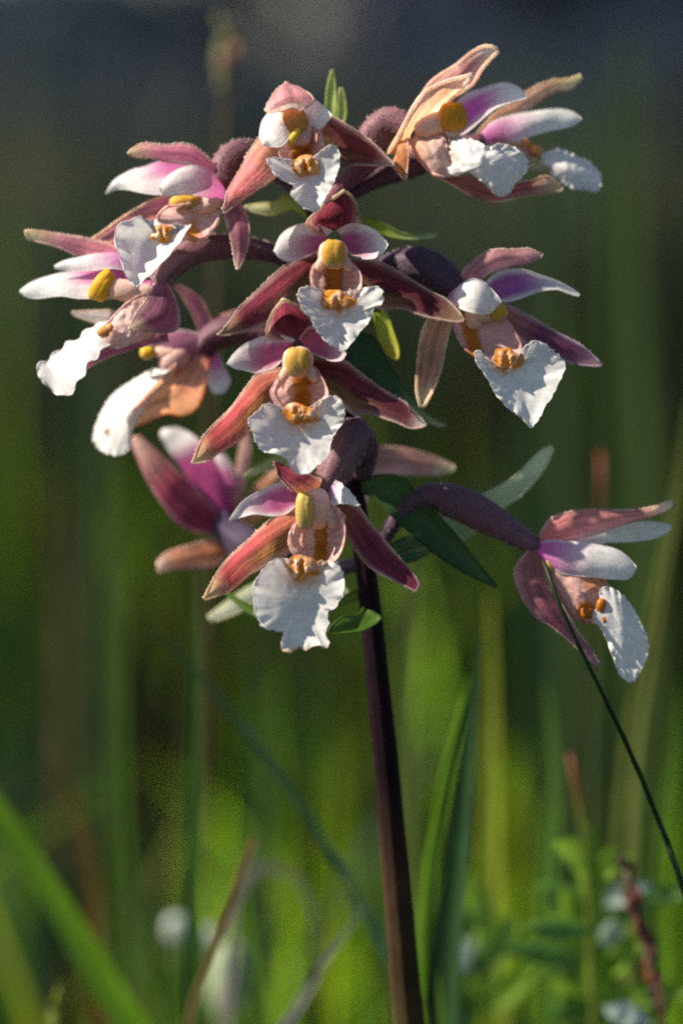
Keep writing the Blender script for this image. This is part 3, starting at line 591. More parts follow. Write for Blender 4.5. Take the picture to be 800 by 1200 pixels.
# ---- H : behind on the left, glowing sepal
f = flower('blurred flower below the leftmost one, its sepal glowing orange against the sun', (245, 400, 50))
stalk(f, 'ovary', [(398, 410, 10), (350, 398, 25), (300, 388, 40), (268, 388, 50), (246, 398, 54), (236, 412, 54)], [7, 8, 10, 15, 18, 13], c_ovary((0.14, 0.05, 0.08)), hairs=250, seed=7)
strip(f, 'sepal', [(238, 408), (207, 425), (175, 460), (150, 485), (121, 506)], [(246, 412), (243, 440), (232, 475), (215, 486), (192, 485), (170, 496), (150, 502), (122, 507)], (52, 56, 50), tilt=(-24, 22), bow=-0.2, fold=0.7, col=c_sepal((0.36, 0.12, 0.10), (0.60, 0.27, 0.14), (0.62, 0.40, 0.25), mar=(0.64, 0.34, 0.16)), margin=(0.7, 0.5, 0.35), seed=62)  # backlit orange glow also put into the sepal colour
strip(f, 'petal', [(240, 392), (214, 386), (194, 388), (178, 398)], [(240, 418), (216, 422), (198, 420), (180, 406)], (50, 46, 44), bow=0.3, col=c_petal((0.45, 0.18, 0.28), 0.6, 1.4, 0.9), mat='petal', seed=63)
strip(f, 'petal', [(244, 402), (244, 430), (243, 448), (250, 461)], [(252, 402), (262, 428), (270, 446), (262, 461)], (54, 62, 66), bow=0.3, col=c_petal((0.62, 0.16, 0.40), 0.3, 0.85, 0.9), mat='petal', seed=64)
strip(f, 'sepal', [(240, 396), (246, 380), (258, 370), (276, 363)], [(250, 400), (262, 392), (274, 380), (282, 366)], (56, 64, 70), bow=0.3, col=c_sepal((0.3, 0.1, 0.14), (0.55, 0.3, 0.3), (0.6, 0.4, 0.35)), seed=65)
strip(f, 'sepal', [(236, 396), (226, 370), (214, 348), (206, 336)], [(254, 394), (244, 366), (232, 346), (210, 334)], (52, 56, 58), bow=0.3, col=c_sepal((0.2, 0.06, 0.1), (0.25, 0.08, 0.13), (0.3, 0.12, 0.16)), seed=66)
lump(f, 'column', [(173, 413, 44, 9, 8, 7), (196, 414, 46, 16, 8, 8, 8)], c_anther((0.80, 0.55, 0.05)), 'column')
lump(f, 'lip_cup', [(205, 422, 48, 20, 13, 13, -25)], lambda q, a, b: (0.72, 0.48, 0.45), 'cup')
patch(f, 'lip', [(204, 424), (180, 432), (155, 446), (130, 465), (114, 494), (110, 514), (118, 528), (137, 533), (152, 526), (156, 502), (176, 470), (200, 440)], (148, 486), 52, 40, lambda r, th, x, y: WHITE, seed=7, tx=-0.55, ty=-0.25)

# ---- I : low behind on the left
f = flower('blurred crimson flower low at the back, facing away with a bright white petal tip', (262, 612, 130))
stalk(f, 'ovary', [(424, 660, 20), (380, 668, 60), (330, 660, 100), (292, 640, 125), (268, 622, 135), (254, 606, 138)], [8, 9, 12, 19, 22, 15], c_ovary((0.09, 0.06, 0.11), (0.08, 0.05, 0.09)), hairs=250, seed=8)
strip(f, 'sepal', [(252, 626), (215, 618), (190, 590), (168, 553), (153, 514)], [(264, 612), (242, 585), (212, 557), (190, 535), (164, 511)], (134, 118, 128), bow=0.5, col=c_sepal((0.20, 0.03, 0.06), (0.24, 0.05, 0.08), (0.58, 0.40, 0.32), mar=(0.5, 0.2, 0.28), tipstart=0.7), margin=RIMC, seed=72)
strip(f, 'petal', [(252, 610), (226, 566), (206, 540), (188, 512), (190, 503)], [(274, 598), (262, 560), (246, 530), (226, 510), (206, 500)], (136, 140, 140), tilt=(30, -20), bow=0.5, col=c_petal((0.42, 0.07, 0.22), 0.62, 0.86, 1.2), mat='petal', seed=73, margin=WHITE)
strip(f, 'petal', [(262, 606), (258, 570), (250, 545), (252, 532)], [(276, 600), (276, 570), (272, 548), (262, 532)], (142, 160, 170), bow=0.3, col=c_petal((0.56, 0.12, 0.36), 0.5, 1.1, 0.9), mat='petal', seed=74)
strip(f, 'sepal', [(262, 630), (240, 634), (215, 641), (195, 648), (184, 659)], [(272, 650), (255, 662), (228, 666), (202, 667), (186, 671)], (134, 124, 120), bow=0.35, fold=0.5, col=c_sepal((0.45, 0.14, 0.06), (0.55, 0.22, 0.13), (0.66, 0.52, 0.42)), margin=RIMC, seed=75)
strip(f, 'sepal', [(268, 616), (290, 580), (314, 556), (330, 545)], [(282, 626), (308, 606), (330, 580), (336, 552)], (140, 146, 150), bow=-0.3, col=c_sepal((0.50, 0.18, 0.07), (0.55, 0.24, 0.12), (0.6, 0.4, 0.3)), seed=76)
strip(f, 'sepal', [(266, 606), (274, 570), (280, 530), (284, 508)], [(274, 606), (286, 574), (293, 536), (292, 508)], (142, 150, 156), bow=0.3, col=c_sepal((0.4, 0.14, 0.12), (0.58, 0.34, 0.30), (0.62, 0.4, 0.36)), seed=77)

# ---- C : the two top right flowers
f = flower('upper flower that opens sideways with an amber glowing throat', (485, 160, -30))
stalk(f, 'ovary', [(368, 268, 2), (392, 226, 0), (426, 192, -6), (438, 160, -12), (456, 142, -20), (476, 148, -28), (490, 156, -32)], [7, 9, 9.5, 15, 19, 16, 12], c_ovary((0.27, 0.12, 0.14), (0.26, 0.08, 0.12)), hairs=900, haircol=(0.62, 0.46, 0.45), seed=9)
strip(f, 'sepal', [(474, 164), (478, 136), (496, 108), (509, 92), (534, 76), (552, 61), (569, 53), (581, 56)], [(500, 150), (520, 122), (545, 104), (554, 98), (564, 81), (576, 67), (583, 60)], (-30, -22, -34), bow=-0.5, col=c_sepal((0.60, 0.30, 0.16), (0.56, 0.24, 0.22), (0.76, 0.68, 0.52), mar=(0.76, 0.60, 0.54), mw=0.5), margin=CREAM, rim=2.2, hairs=260, seed=82)
strip(f, 'sepal', [(454, 180), (472, 149), (489, 119), (504, 104), (528, 94), (552, 87)], [(478, 180), (490, 158), (508, 136), (526, 118), (541, 103), (552, 90)], (-32, -58, -66), tilt=(-8, 22), bow=0.25, col=c_sepal((0.66, 0.38, 0.15), (0.68, 0.40, 0.24), (0.76, 0.62, 0.54), mar=(0.78, 0.64, 0.54), mw=0.4), margin=(0.82, 0.76, 0.70), rim=2.4, hairs=200, seed=83)  # amber of light coming through is painted into this sepal too
strip(f, 'petal', [(508, 146), (534, 120), (546, 109), (567, 102), (590, 96), (607, 101), (617, 111)], [(518, 160), (540, 158), (552, 151), (562, 142), (579, 128), (597, 120), (616, 115)], (-28, -20, -24), bow=-0.3, col=c_petal((0.66, 0.13, 0.50), 0.45, 0.85, 0.35), mat='petal', seed=84, margin=WHITE)
strip(f, 'sepal', [(474, 154), (478, 170), (478, 186), (476, 211)], [(466, 178), (463, 186), (461, 195), (475, 212)], (-34, -60, -74), bow=0.4, fold=0.6, col=c_sepal((0.62, 0.36, 0.2), (0.52, 0.22, 0.08), (0.34, 0.12, 0.06)), margin=RIMC, hairs=80, seed=85)
strip(f, 'sepal', [(500, 196), (524, 206), (548, 206), (575, 214), (598, 214), (622, 211), (642, 206), (659, 220)], [(504, 204), (530, 216), (556, 232), (580, 237), (600, 233), (622, 229), (645, 227), (659, 223)], (-28, -20, -14), bow=-0.3, fold=0.4, col=c_sepal((0.30, 0.10, 0.08), (0.30, 0.10, 0.10), (0.66, 0.54, 0.36), mar=(0.6, 0.46, 0.32)), margin=CREAM, hairs=150, seed=86)
lump(f, 'column', [(531, 137, -48, 17, 18, 13, -10), (506, 146, -42, 22, 14, 13, -18), (530, 154, -46, 10, 9, 8)], c_anther((0.76, 0.34, 0.02), (0.7, 0.34, 0.08)), 'column')
patch(f, 'lip_cup', [(483, 160), (500, 162), (519, 161), (524, 176), (530, 198), (526, 206), (510, 204), (496, 193), (486, 177)], (506, 182), [-40, -48, -54, -56, -58, -56, -52, -46, -42], -64, lambda r, th, x, y: mix((0.76, 0.52, 0.45), ORANGE, 0.35 * sm(510, 484, x)), 'cup', ruffle=0, rim=1.8, seed=8, wob=4)
lump(f, 'callus', [(522, 176, -50, 5, 17, 7, -6), (534, 172, -54, 6, 7, 5)], lambda q, a, b: BROWN if q == 0 else (0.6, 0.3, 0.2))  # the long brown lump is painted shadow filling the throat gap
patch(f, 'lip', [(527, 165), (545, 161), (562, 167), (574, 172), (586, 168), (607, 175), (616, 184), (618, 198), (605, 214), (597, 224), (584, 230), (571, 218), (560, 209), (548, 201), (532, 206), (524, 194)], (566, 192), [-54, -58, -66, -66, -60, -58, -58, -58, -60, -62, -66, -72, -74, -70, -62, -56], -84, c_lip(526, 180, 16, TAN), seed=8, ruffle=4, wob=5)

f = flower('blurred flower behind the amber throated one, two long pale petals and a bluish lip', (560, 165, 30))
stalk(f, 'ovary', [(372, 280, 6), (402, 234, 14), (450, 206, 22), (500, 186, 28), (540, 172, 32), (566, 166, 34)], [7, 8, 10, 16, 15, 11], c_ovary((0.2, 0.08, 0.11)), hairs=300, seed=10)
strip(f, 'sepal', [(556, 158), (579, 133), (603, 119), (616, 107), (644, 94), (665, 92), (679, 87)], [(560, 162), (584, 141), (609, 133), (629, 121), (650, 107), (669, 104), (681, 92)], (30, 24, 24), bow=0.35, col=c_sepal((0.48, 0.20, 0.10), (0.56, 0.32, 0.22), (0.62, 0.60, 0.30)), margin=CREAM, hairs=80, seed=92)
strip(f, 'petal', [(558, 160), (575, 143), (597, 135), (624, 130), (654, 127), (670, 130), (681, 138)], [(562, 166), (574, 169), (594, 168), (616, 161), (644, 153), (669, 148), (680, 141)], (30, 20, 18), bow=0.35, col=c_petal((0.66, 0.20, 0.46), 0.1, 0.7, 0.7), mat='petal', seed=93, margin=WHITE)
strip(f, 'sepal', [(580, 170), (604, 176), (625, 180), (644, 194)], [(580, 180), (604, 190), (628, 200), (645, 200)], (36, 36, 32), bow=0.3, col=c_sepal((0.5, 0.3, 0.2), (0.45, 0.36, 0.22), (0.5, 0.5, 0.25)), margin=CREAM, seed=94)
lump(f, 'column', [(588, 160, 30, 14, 7, 7), (604, 166, 32, 9, 6, 6)], c_anther(), 'column')
lump(f, 'callus', [(613, 168, 34, 9, 7, 6), (628, 176, 32, 8, 6, 5, 20)], c_callus)
lump(f, 'lip_cup', [(600, 178, 40, 26, 11, 12, 10)], lambda q, a, b: (0.72, 0.48, 0.45), 'cup')
patch(f, 'lip', [(632, 184), (642, 177), (656, 174), (672, 181), (691, 190), (704, 206), (700, 224), (684, 222), (670, 220), (656, 211), (643, 202)], (668, 200), 34, 22, lambda r, th, x, y: WHITE, seed=9)

# ---- J : right
f = flower('flower on the right side with a plain triangular bluish white lip', (556, 352, -50))
stalk(f, 'ovary', [(398, 372, 4), (430, 336, -2), (462, 314, -14), (496, 312, -30), (526, 330, -44), (548, 346, -52)], [8, 10, 17, 21, 19, 11], c_ovary((0.085, 0.04, 0.075), (0.07, 0.035, 0.065)), hairs=900, haircol=(0.45, 0.34, 0.4), seed=11)
strip(f, 'sepal', [(536, 336), (542, 318), (555, 304), (576, 293), (600, 292), (621, 292), (635, 299)], [(556, 338), (566, 325), (580, 317), (600, 311), (618, 308), (634, 303)], (-52, -58, -62), bow=0.5, col=c_sepal((0.28, 0.09, 0.12), (0.56, 0.26, 0.27), (0.44, 0.28, 0.30)), margin=RIMC, hairs=240, seed=102)
strip(f, 'petal', [(562, 338), (582, 319), (609, 315), (636, 323), (660, 332), (679, 344)], [(576, 350), (591, 354), (609, 350), (630, 342), (651, 339), (666, 344), (678, 347)], (-50, -42, -38), bow=-0.3, col=c_petal((0.34, 0.10, 0.32), 0.35, 0.9, 0.5), mat='petal', seed=103, margin=WHITE)
strip(f, 'petal', [(534, 340), (545, 329), (560, 326), (579, 342), (587, 353)], [(524, 348), (540, 362), (560, 367), (574, 367), (586, 355)], (-56, -74, -80), tilt=(14, -16), bow=0.5, col=c_petal((0.55, 0.25, 0.5), 0.0, 0.35, 0.8), mat='petal', seed=104, margin=WHITE)
strip(f, 'sepal', [(574, 350), (591, 355), (615, 367), (645, 385), (678, 403), (696, 417), (705, 427)], [(576, 372), (597, 388), (615, 402), (636, 410), (660, 422), (678, 427), (703, 429)], (-48, -48, -52), bow=-0.3, fold=0.5, col=c_sepal((0.36, 0.15, 0.09), (0.16, 0.045, 0.09), (0.3, 0.2, 0.25), mar=(0.5, 0.42, 0.46)), margin=(0.62, 0.56, 0.6), hairs=160, seed=105)
strip(f, 'sepal', [(522, 350), (502, 373), (493, 397), (489, 430), (488, 457), (492, 476)], [(540, 354), (530, 376), (523, 400), (517, 430), (508, 455), (497, 476)], (-54, -66, -74), bow=-0.4, fold=0.8, col=c_sepal((0.5, 0.28, 0.14), (0.46, 0.22, 0.14), (0.72, 0.62, 0.40), mar=(0.66, 0.52, 0.42)), margin=CREAM, rim=1.9, hairs=180, seed=106)
lump(f, 'column', [(584, 364, -72, 10, 12, 8, -20), (570, 366, -66, 14, 12, 9), (556, 372, -62, 12, 14, 8)], c_anther((0.66, 0.42, 0.05)), 'column')
patch(f, 'lip_cup', [(531, 378), (543, 370), (570, 367), (591, 374), (604, 391), (611, 408), (600, 424), (579, 424), (558, 418), (541, 403)], (576, 394), [-62, -64, -72, -76, -80, -84, -88, -86, -80, -70], -64, lambda r, th, x, y: mix(mix((0.62, 0.38, 0.36), (0.5, 0.2, 0.22), .4 * sm(.5, .9, math.sin(th * 11))), (0.42, 0.13, 0.01), (1 - sm(6, 13, abs(x - 551 - (y - 390) * 0.28)))), 'cup', ruffle=0, rim=1.8, seed=10)
knobs(f, 594, 420, 18, 12, -90, 6, pale=0.3)
patch(f, 'lip', [(557, 421), (560, 409), (571, 420), (595, 432), (610, 412), (622, 401), (636, 402), (648, 412), (662, 425), (657, 443), (642, 470), (624, 500), (609, 488), (585, 467), (571, 444)], (608, 445), -92, -82, c_lip(592, 424, 20), seed=10, ruffle=2, wob=2)

# ---- K : lower right
f = flower('lone flower on a long fuzzy stalk, drooping to the lower right of the stem', (630, 638, -30))
stalk(f, 'ovary', [(428, 664, 6), (448, 634, 2), (470, 602, -4), (500, 581, -10), (540, 591, -18), (580, 612, -26), (612, 632, -32), (630, 640, -34)], [7, 8, 9, 13, 19, 19, 14, 9], c_ovary((0.20, 0.085, 0.115), (0.08, 0.04, 0.07)), hairs=1000, haircol=(0.6, 0.46, 0.5), seed=12)
strip(f, 'sepal', [(628, 636), (643, 609), (668, 600), (695, 597), (728, 598), (756, 596), (787, 586)], [(634, 640), (671, 632), (698, 626), (726, 616), (750, 609), (775, 601), (790, 592)], (-34, -46, -44), bow=0.5, col=c_sepal((0.54, 0.15, 0.15), (0.60, 0.24, 0.23), (0.74, 0.66, 0.44)), margin=RIMC, hairs=220, seed=112)
strip(f, 'petal', [(640, 636), (673, 628), (704, 622), (734, 613), (764, 611), (786, 615)], [(642, 642), (684, 640), (712, 636), (739, 635), (767, 631), (786, 622)], (-28, -14, -8), bow=0.25, col=c_petal((0.66, 0.3, 0.5), 0.1, 0.5, 0.7, white=(0.72, 0.72, 0.64)), mat='petal', seed=113, margin=WHITE)
strip(f, 'petal', [(628, 638), (645, 633), (673, 635), (704, 639), (727, 646), (745, 663)], [(628, 652), (645, 665), (662, 673), (690, 676), (717, 679), (737, 678), (745, 667)], (-36, -56, -60), bow=0.4, col=c_petal((0.66, 0.15, 0.50), 0.05, 0.65, 0.8), mat='petal', seed=114, margin=WHITE)
strip(f, 'sepal', [(622, 642), (603, 667), (610, 697), (627, 722), (646, 734), (671, 755), (698, 781)], [(634, 648), (646, 684), (660, 711), (676, 739), (690, 758), (702, 777)], (-36, -62, -60), bow=0.5, fold=0.4, col=c_sepal((0.36, 0.15, 0.15), (0.28, 0.10, 0.14), (0.34, 0.18, 0.22)), margin=RIMC, hairs=180, seed=115)
lump(f, 'column', [(652, 662, -38, 16, 10, 9, 20), (668, 672, -40, 8, 8, 7)], c_anther((0.6, 0.36, 0.12)), 'column')
patch(f, 'lip_cup', [(640, 662), (660, 664), (684, 670), (703, 678), (714, 692), (708, 722), (692, 730), (672, 722), (657, 698), (646, 680)], (682, 696), [-36, -42, -46, -46, -46, -46, -46, -44, -42, -38], -56, lambda r, th, x, y: mix((0.62, 0.36, 0.32), (0.56, 0.17, 0.01), max(1 - sm(7, 15, math.hypot(x - 686, y - 716)), 0.6 * (1 - sm(8, 18, math.hypot(x - 697, y - 682))))), 'cup', ruffle=0, rim=1.8, seed=11, wob=4)
lump(f, 'callus', [(704, 710, -60, 6, 9, 5, 10), (708, 726, -60, 5, 7, 4), (688, 718, -60, 8, 7, 5)], lambda q, a, b: (0.50, 0.16, 0.01))
patch(f, 'lip', [(703, 692), (717, 690), (737, 706), (748, 725), (759, 752), (756, 775), (742, 798), (726, 791), (717, 766), (706, 740), (694, 722), (704, 708)], (730, 742), [-58, -60, -54, -48, -44, -44, -48, -54, -58, -62, -62, -62], -64, lambda r, th, x, y: WHITE, seed=11, ruffle=3)

# ---- L : hidden behind the stem, one sepal shows
f = flower('flower hidden behind the stem with one dull pink sepal showing', (420, 540, 90))
stalk(f, 'ovary', [(408, 480, 10), (412, 500, 50), (416, 530, 85), (418, 545, 95)], [8, 12, 16, 11], c_ovary(), hairs=150, seed=13)
strip(f, 'sepal', [(416, 528), (440, 523), (472, 525), (506, 534), (532, 546)], [(416, 554), (446, 556), (482, 556), (512, 557), (532, 551)], (95, 100, 105), bow=0.3, fold=0.4, col=c_sepal((0.34, 0.14, 0.13), (0.40, 0.20, 0.18), (0.58, 0.52, 0.32)), margin=RIMC, seed=122)
strip(f, 'sepal', [(418, 540), (410, 570), (404, 596), (402, 620)], [(430, 545), (432, 572), (424, 600), (406, 622)], (98, 120, 130), bow=0.3, col=SEP_OUT, seed=123)

# ---- bracts and leaves of the spike
def c_leaf(a, b, tip, mar=None):
    def f(u, v):
        c = ramp([(0, a), (0.55, b), (1, tip)], u)
        c = mix(c, tuple(x * 0.8 for x in c), 1 - sm(0, .12, abs(v)))
        return mix(c, mar, sm(.75, 1, abs(v)) * .6) if mar else c
    return f
def bract(L, R, d, col, bow=-0.3, lab=None, **k):
    o = strip(orchid, 'bract', L, R, d, col=col, mat='bract', bow=bow, rim=k.pop('rim', 1.0), **k)
    if lab: o['label'] = lab
    return o
bract([(404, 566), (424, 562), (446, 556), (471, 560), (498, 588), (534, 626), (560, 660), (582, 686)], [(404, 574), (418, 574), (440, 587), (471, 616), (504, 645), (545, 672), (580, 688)], (2, -24, -50), c_leaf((0.06, 0.12, 0.03), DGREEN, DGREEN), lab='broad dark green bract across the stem', seed=201)
bract([(470, 640), (500, 612), (525, 604), (560, 582), (600, 560), (630, 531), (646, 522)], [(474, 648), (510, 640), (545, 634), (580, 602), (612, 580), (638, 549), (648, 526)], (20, 18, 22), c_leaf((0.14, 0.22, 0.09), PGREEN, (0.6, 0.64, 0.42), CREAM), bow=-0.25, lab='pale green bract rising past the long stalked flower', seed=202)
bract([(436, 655), (460, 636), (488, 628), (512, 634)], [(440, 668), (468, 662), (492, 654), (513, 640)], (14, 24, 34), c_leaf(DGREEN, (0.05, 0.13, 0.06), (0.2, 0.28, 0.14)), seed=203)
bract([(352, 214), (366, 168), (380, 130), (383, 104), (388, 82)], [(360, 214), (380, 172), (392, 136), (393, 104), (390, 82)], (4, 8, 10), c_leaf(GREEN, (0.34, 0.42, 0.09), (0.45, 0.5, 0.16)), lab='slender pale green bract at the very top of the spike', seed=204)
bract([(356, 218), (380, 176), (394, 140), (396, 118), (398, 103)], [(362, 220), (390, 178), (404, 142), (405, 120), (401, 103)], (8, 14, 18), c_leaf(GREEN, (0.34, 0.42, 0.09), (0.5, 0.55, 0.2)), seed=205)
bract([(372, 262), (352, 238), (336, 228), (322, 236), (304, 238), (287, 241)], [(368, 268), (350, 250), (338, 246), (322, 252), (304, 250), (288, 245)], (2, 12, 16), c_leaf((0.2, 0.26, 0.04), (0.46, 0.46, 0.08), (0.66, 0.62, 0.42)), bow=0.3, lab='yellow green bract with a pale tip under the topmost flower', seed=206)
bract([(376, 262), (404, 250), (422, 253), (438, 257), (456, 265), (470, 272), (490, 275), (512, 273)], [(378, 270), (404, 262), (426, 262), (444, 272), (460, 278), (480, 280), (500, 280), (512, 277)], (6, 0, -6), c_leaf(GREEN, (0.26, 0.34, 0.03), (0.40, 0.46, 0.26)), lab='thin bract curving out to a point above the dark ovary', seed=207)
bract([(400, 398), (424, 372), (437, 366), (442, 392), (454, 416), (465, 421)], [(406, 404), (430, 382), (449, 362), (460, 386), (467, 408), (467, 420)], (2, -20, -24), c_leaf(GREEN, YGREEN, (0.52, 0.46, 0.06)), lab='bright yellow green bract below the upper front lip', seed=208)
bract([(402, 402), (420, 392), (438, 396), (460, 434), (486, 470), (508, 490), (523, 498)], [(404, 420), (414, 438), (436, 446), (464, 470), (486, 488), (506, 499), (522, 501)], (4, -6, 6), c_leaf((0.03, 0.07, 0.03), (0.035, 0.085, 0.03), (0.32, 0.38, 0.18)), lab='dark green bract running behind the front sepal to a pale tip', seed=209)
bract([(428, 718), (432, 716), (446, 724), (428, 738), (404, 742), (384, 743)], [(426, 712), (420, 720), (404, 722), (394, 728), (386, 736), (384, 741)], (-10, -30, -34), c_leaf(GREEN, (0.06, 0.13, 0.015), (0.08, 0.16, 0.02)), lab='small green bract low on the stem', seed=210)
bract([(412, 530), (370, 536), (330, 532), (306, 542), (286, 558)], [(412, 536), (370, 546), (332, 546), (308, 554), (288, 560)], (6, 30, 40), c_leaf(GREEN, (0.30, 0.38, 0.10), (0.5, 0.52, 0.28)), seed=211)
bract([(424, 690), (380, 706), (340, 712), (300, 712), (264, 692)], [(424, 700), (380, 716), (340, 724), (298, 722), (266, 697)], (6, 20, 50), c_leaf(GREEN, (0.10, 0.18, 0.02), (0.12, 0.2, 0.03)), seed=212)
bract([(410, 690), (340, 680), (300, 684), (270, 702), (244, 722)], [(410, 700), (340, 700), (306, 702), (278, 718), (248, 729)], (40, 100, 125), c_leaf((0.2, 0.26, 0.1), (0.6, 0.62, 0.42), (0.72, 0.70, 0.5)), bow=0.2, lab='pale cream bract tip behind the lowest lip', seed=213)
# wide leaves at the foot of the stem
for k, (a, ln) in enumerate(((0.6, 0.15), (2.9, 0.13), (4.4, 0.11))):
    mb = MB(); nu, nv = 16, 7; G = []
    for i in range(nu):
        u = i / (nu - 1); rr = 0.002 + ln * 0.75 * u; z = 0.02 + 0.02 * k + ln * (0.8 * u - 0.55 * u * u)
        wd = 0.016 * math.sin(math.pi * (0.06 + 0.94 * u) ** 0.8) + 0.0004
        row = []
        for j in range(nv):
            v = -1 + 2 * j / (nv - 1)
            row.append(mb.add((BASE.x + math.cos(a) * rr - math.sin(a) * wd * v, BASE.y + math.sin(a) * rr + math.cos(a) * wd * v, z + 0.004 * abs(v)), mix(GREEN, DGREEN, 0.4 * (1 - abs(v))), (u, v * .5 + .5)))
        G.append(row)
    for i in range(nu-1):
        for j in range(nv-1): mb.face(G[i][j], G[i][j+1], G[i+1][j+1], G[i+1][j])
    mb.build('leaf', M['bract'], orchid)

# ================================================================== grasses one can tell apart
def blade(name, label, pts, width, c0, c1, turn=0.0, cat='grass blade', group=None, fold=0.25, prof='blade', nu=40):
    """centre line from the tip down; runs on below the picture to the ground"""
    W = [at(*p) for p in pts]
    dirn = (W[-1] - W[-2]).normalized()
    zl = W[-1].z
    if dirn.z > -0.25: dirn = (dirn + Vector((0, 0, -0.8))).normalized()
    run = min(zl / -dirn.z, zl * 1.6)
    g = W[-1] + dirn * run * 0.55; g2 = W[-1] + dirn * run; g2 = Vector((lerp(g.x, g2.x, 0.6), lerp(g.y, g2.y, 0.6), -0.003))
    W += [Vector((g.x, g.y, g.z)), g2]
    P = [Vector(p) for p in crom([tuple(p) for p in W], nu)]
    mb = MB(); G = []; nv = 5
    for i, p in enumerate(P):
        u = i / (nu - 1)
        t = (P[max(i-1, 0)] - P[min(i+1, nu-1)]).normalized()
        s = t.cross(-FWD).normalized(); n = s.cross(t).normalized()
        a = turn + 0.25 * u
        ac = s * math.cos(a) + n * math.sin(a); nn = n * math.cos(a) - s * math.sin(a)
        wd = width * UNIT * 0.5 * (min(1, (u * 3.2 + 0.02)) ** 0.75 if prof == 'blade' else (0.8 + 0.2 * u)) * (1 - 0.3 * sm(.6, 1, u))
        c = mix(c1, c0, sm(0, 0.6, u))
        G.append([mb.add(p + ac * wd * v + nn * wd * fold * abs(v) * 2, tuple(x * (0.85 if v == 0 else 1) for x in c), (u, v * .5 + .5)) for v in (-1, -.5, 0, .5, 1)])
    for i in range(nu-1):
        for j in range(nv-1): mb.face(G[i][j], G[i][j+1], G[i+1][j+1], G[i+1][j])
    o = mb.build(name, M['grass'], None, Vector((P[-1].x, P[-1].y, 0)))
    tag(o, label, cat, group); return o
G1 = (0.04, 0.10, 0.010); G2 = (0.10, 0.20, 0.010); G3 = (0.17, 0.23, 0.015); GD = (0.014, 0.045, 0.010); BG = (0.04, 0.09, 0.055)
GR = 'grass blades behind the orchid'
blade('grass_shoot', 'broad dark green blade standing upright close to the right of the stem', [(560, 740, 300), (550, 860, 300), (537, 1000, 296), (524, 1120, 292), (514, 1230, 290)], 64, (0.02, 0.065, 0.012), (0.02, 0.065, 0.012), turn=0.25, group=GR)
blade('grass_shoot', 'bright green blade leaning against the broad dark one beside the stem', [(556, 775, 300), (528, 880, 300), (506, 1000, 300), (500, 1110, 296), (506, 1220, 290)], 44, G2, G2, turn=-0.2, group=GR)
blade('grass_shoot', 'yellow green upright blade glowing just right of the broad dark one', [(574, 690, 800), (576, 820, 800), (574, 980, 800), (580, 1230, 800)], 46, G3, (0.3, 0.34, 0.03), group=GR)
blade('grass_shoot', 'thick bright green blade slanting down from the left edge', [(-230, 640, 620), (-100, 810, 620), (0, 950, 620), (84, 1080, 620), (176, 1230, 620)], 56, (0.12, 0.25, 0.010), (0.12, 0.25, 0.010), turn=0.3, group=GR)
blade('grass_shoot', 'blue green blade slanting down behind the lowest flower towards the stem', [(158, 716, 420), (230, 786, 440), (310, 882, 460), (384, 990, 480), (440, 1090, 500), (500, 1220, 510)], 26, (0.035, 0.09, 0.035), BG, turn=0.6, group=GR)
blade('grass_shoot', 'tall olive blade rising out of the lower right edge behind the lone flower', [(806, 470, 560), (788, 600, 560), (762, 740, 560), (736, 900, 560), (720, 1220, 560)], 42, (0.10, 0.14, 0.02), (0.14, 0.16, 0.03), group=GR)
blade('grass_shoot', 'soft green upright blade left of the crimson flower', [(134, 520, 1000), (140, 700, 1000), (138, 900, 1000), (150, 1220, 1000)], 40, (0.06, 0.10, 0.015), (0.07, 0.13, 0.012), group=GR)
blade('grass_shoot', 'green upright blade between the left edge blade and the stem', [(232, 640, 620), (230, 800, 620), (226, 1000, 620), (232, 1220, 620)], 36, (0.04, 0.11, 0.02), G1, group=GR)
blade('grass_shoot', 'wide dim green blade directly behind the upper right of the stem', [(486, 560, 900), (482, 700, 900), (476, 860, 900), (470, 1220, 900)], 44, (0.10, 0.15, 0.02), (0.12, 0.16, 0.03), group=GR)
blade('grass_shoot', 'bright blade curving up at the bottom left corner', [(70, 1150, 420), (62, 1190, 420), (60, 1240, 420)], 46, G2, G3, group=GR)
blade('grass_shoot', 'light green blade standing between the leafy herb and the dark blade', [(640, 800, 760), (648, 930, 760), (640, 1060, 760), (646, 1230, 760)], 40, G2, (0.12, 0.24, 0.03), group=GR)
blade('grass_shoot', 'vivid green blade at the far lower right edge', [(796, 800, 680), (788, 900, 680), (774, 1040, 680), (770, 1230, 680)], 44, G2, G2, group=GR)
blade('grass_shoot', 'faint tall green blade behind the right side flower', [(640, 90, 2300), (636, 300, 2300), (640, 600, 2300), (650, 1220, 2300)], 110, (0.03, 0.06, 0.012), (0.035, 0.06, 0.012), group=GR)
blade('grass_shoot', 'faint olive blade high at the right edge beyond the upper flowers', [(735, 40, 2600), (728, 300, 2600), (735, 600, 2600), (740, 1220, 2600)], 120, (0.05, 0.085, 0.015), (0.055, 0.09, 0.015), group=GR)
blade('grass_shoot', 'faint dull green blade behind the two leftmost flowers', [(96, 230, 2500), (110, 420, 2500), (104, 640, 2500), (110, 1220, 2500)], 90, (0.035, 0.06, 0.012), (0.04, 0.065, 0.015), group=GR)
blade('dry_grass_stalk', 'straw brown stalk leaning at the bottom left of the stem', [(298, 982, 250), (276, 1040, 252), (250, 1110, 255), (226, 1180, 258), (212, 1230, 260)], 16, (0.12, 0.12, 0.025), (0.17, 0.13, 0.04), prof='stalk', cat='grass stalk')
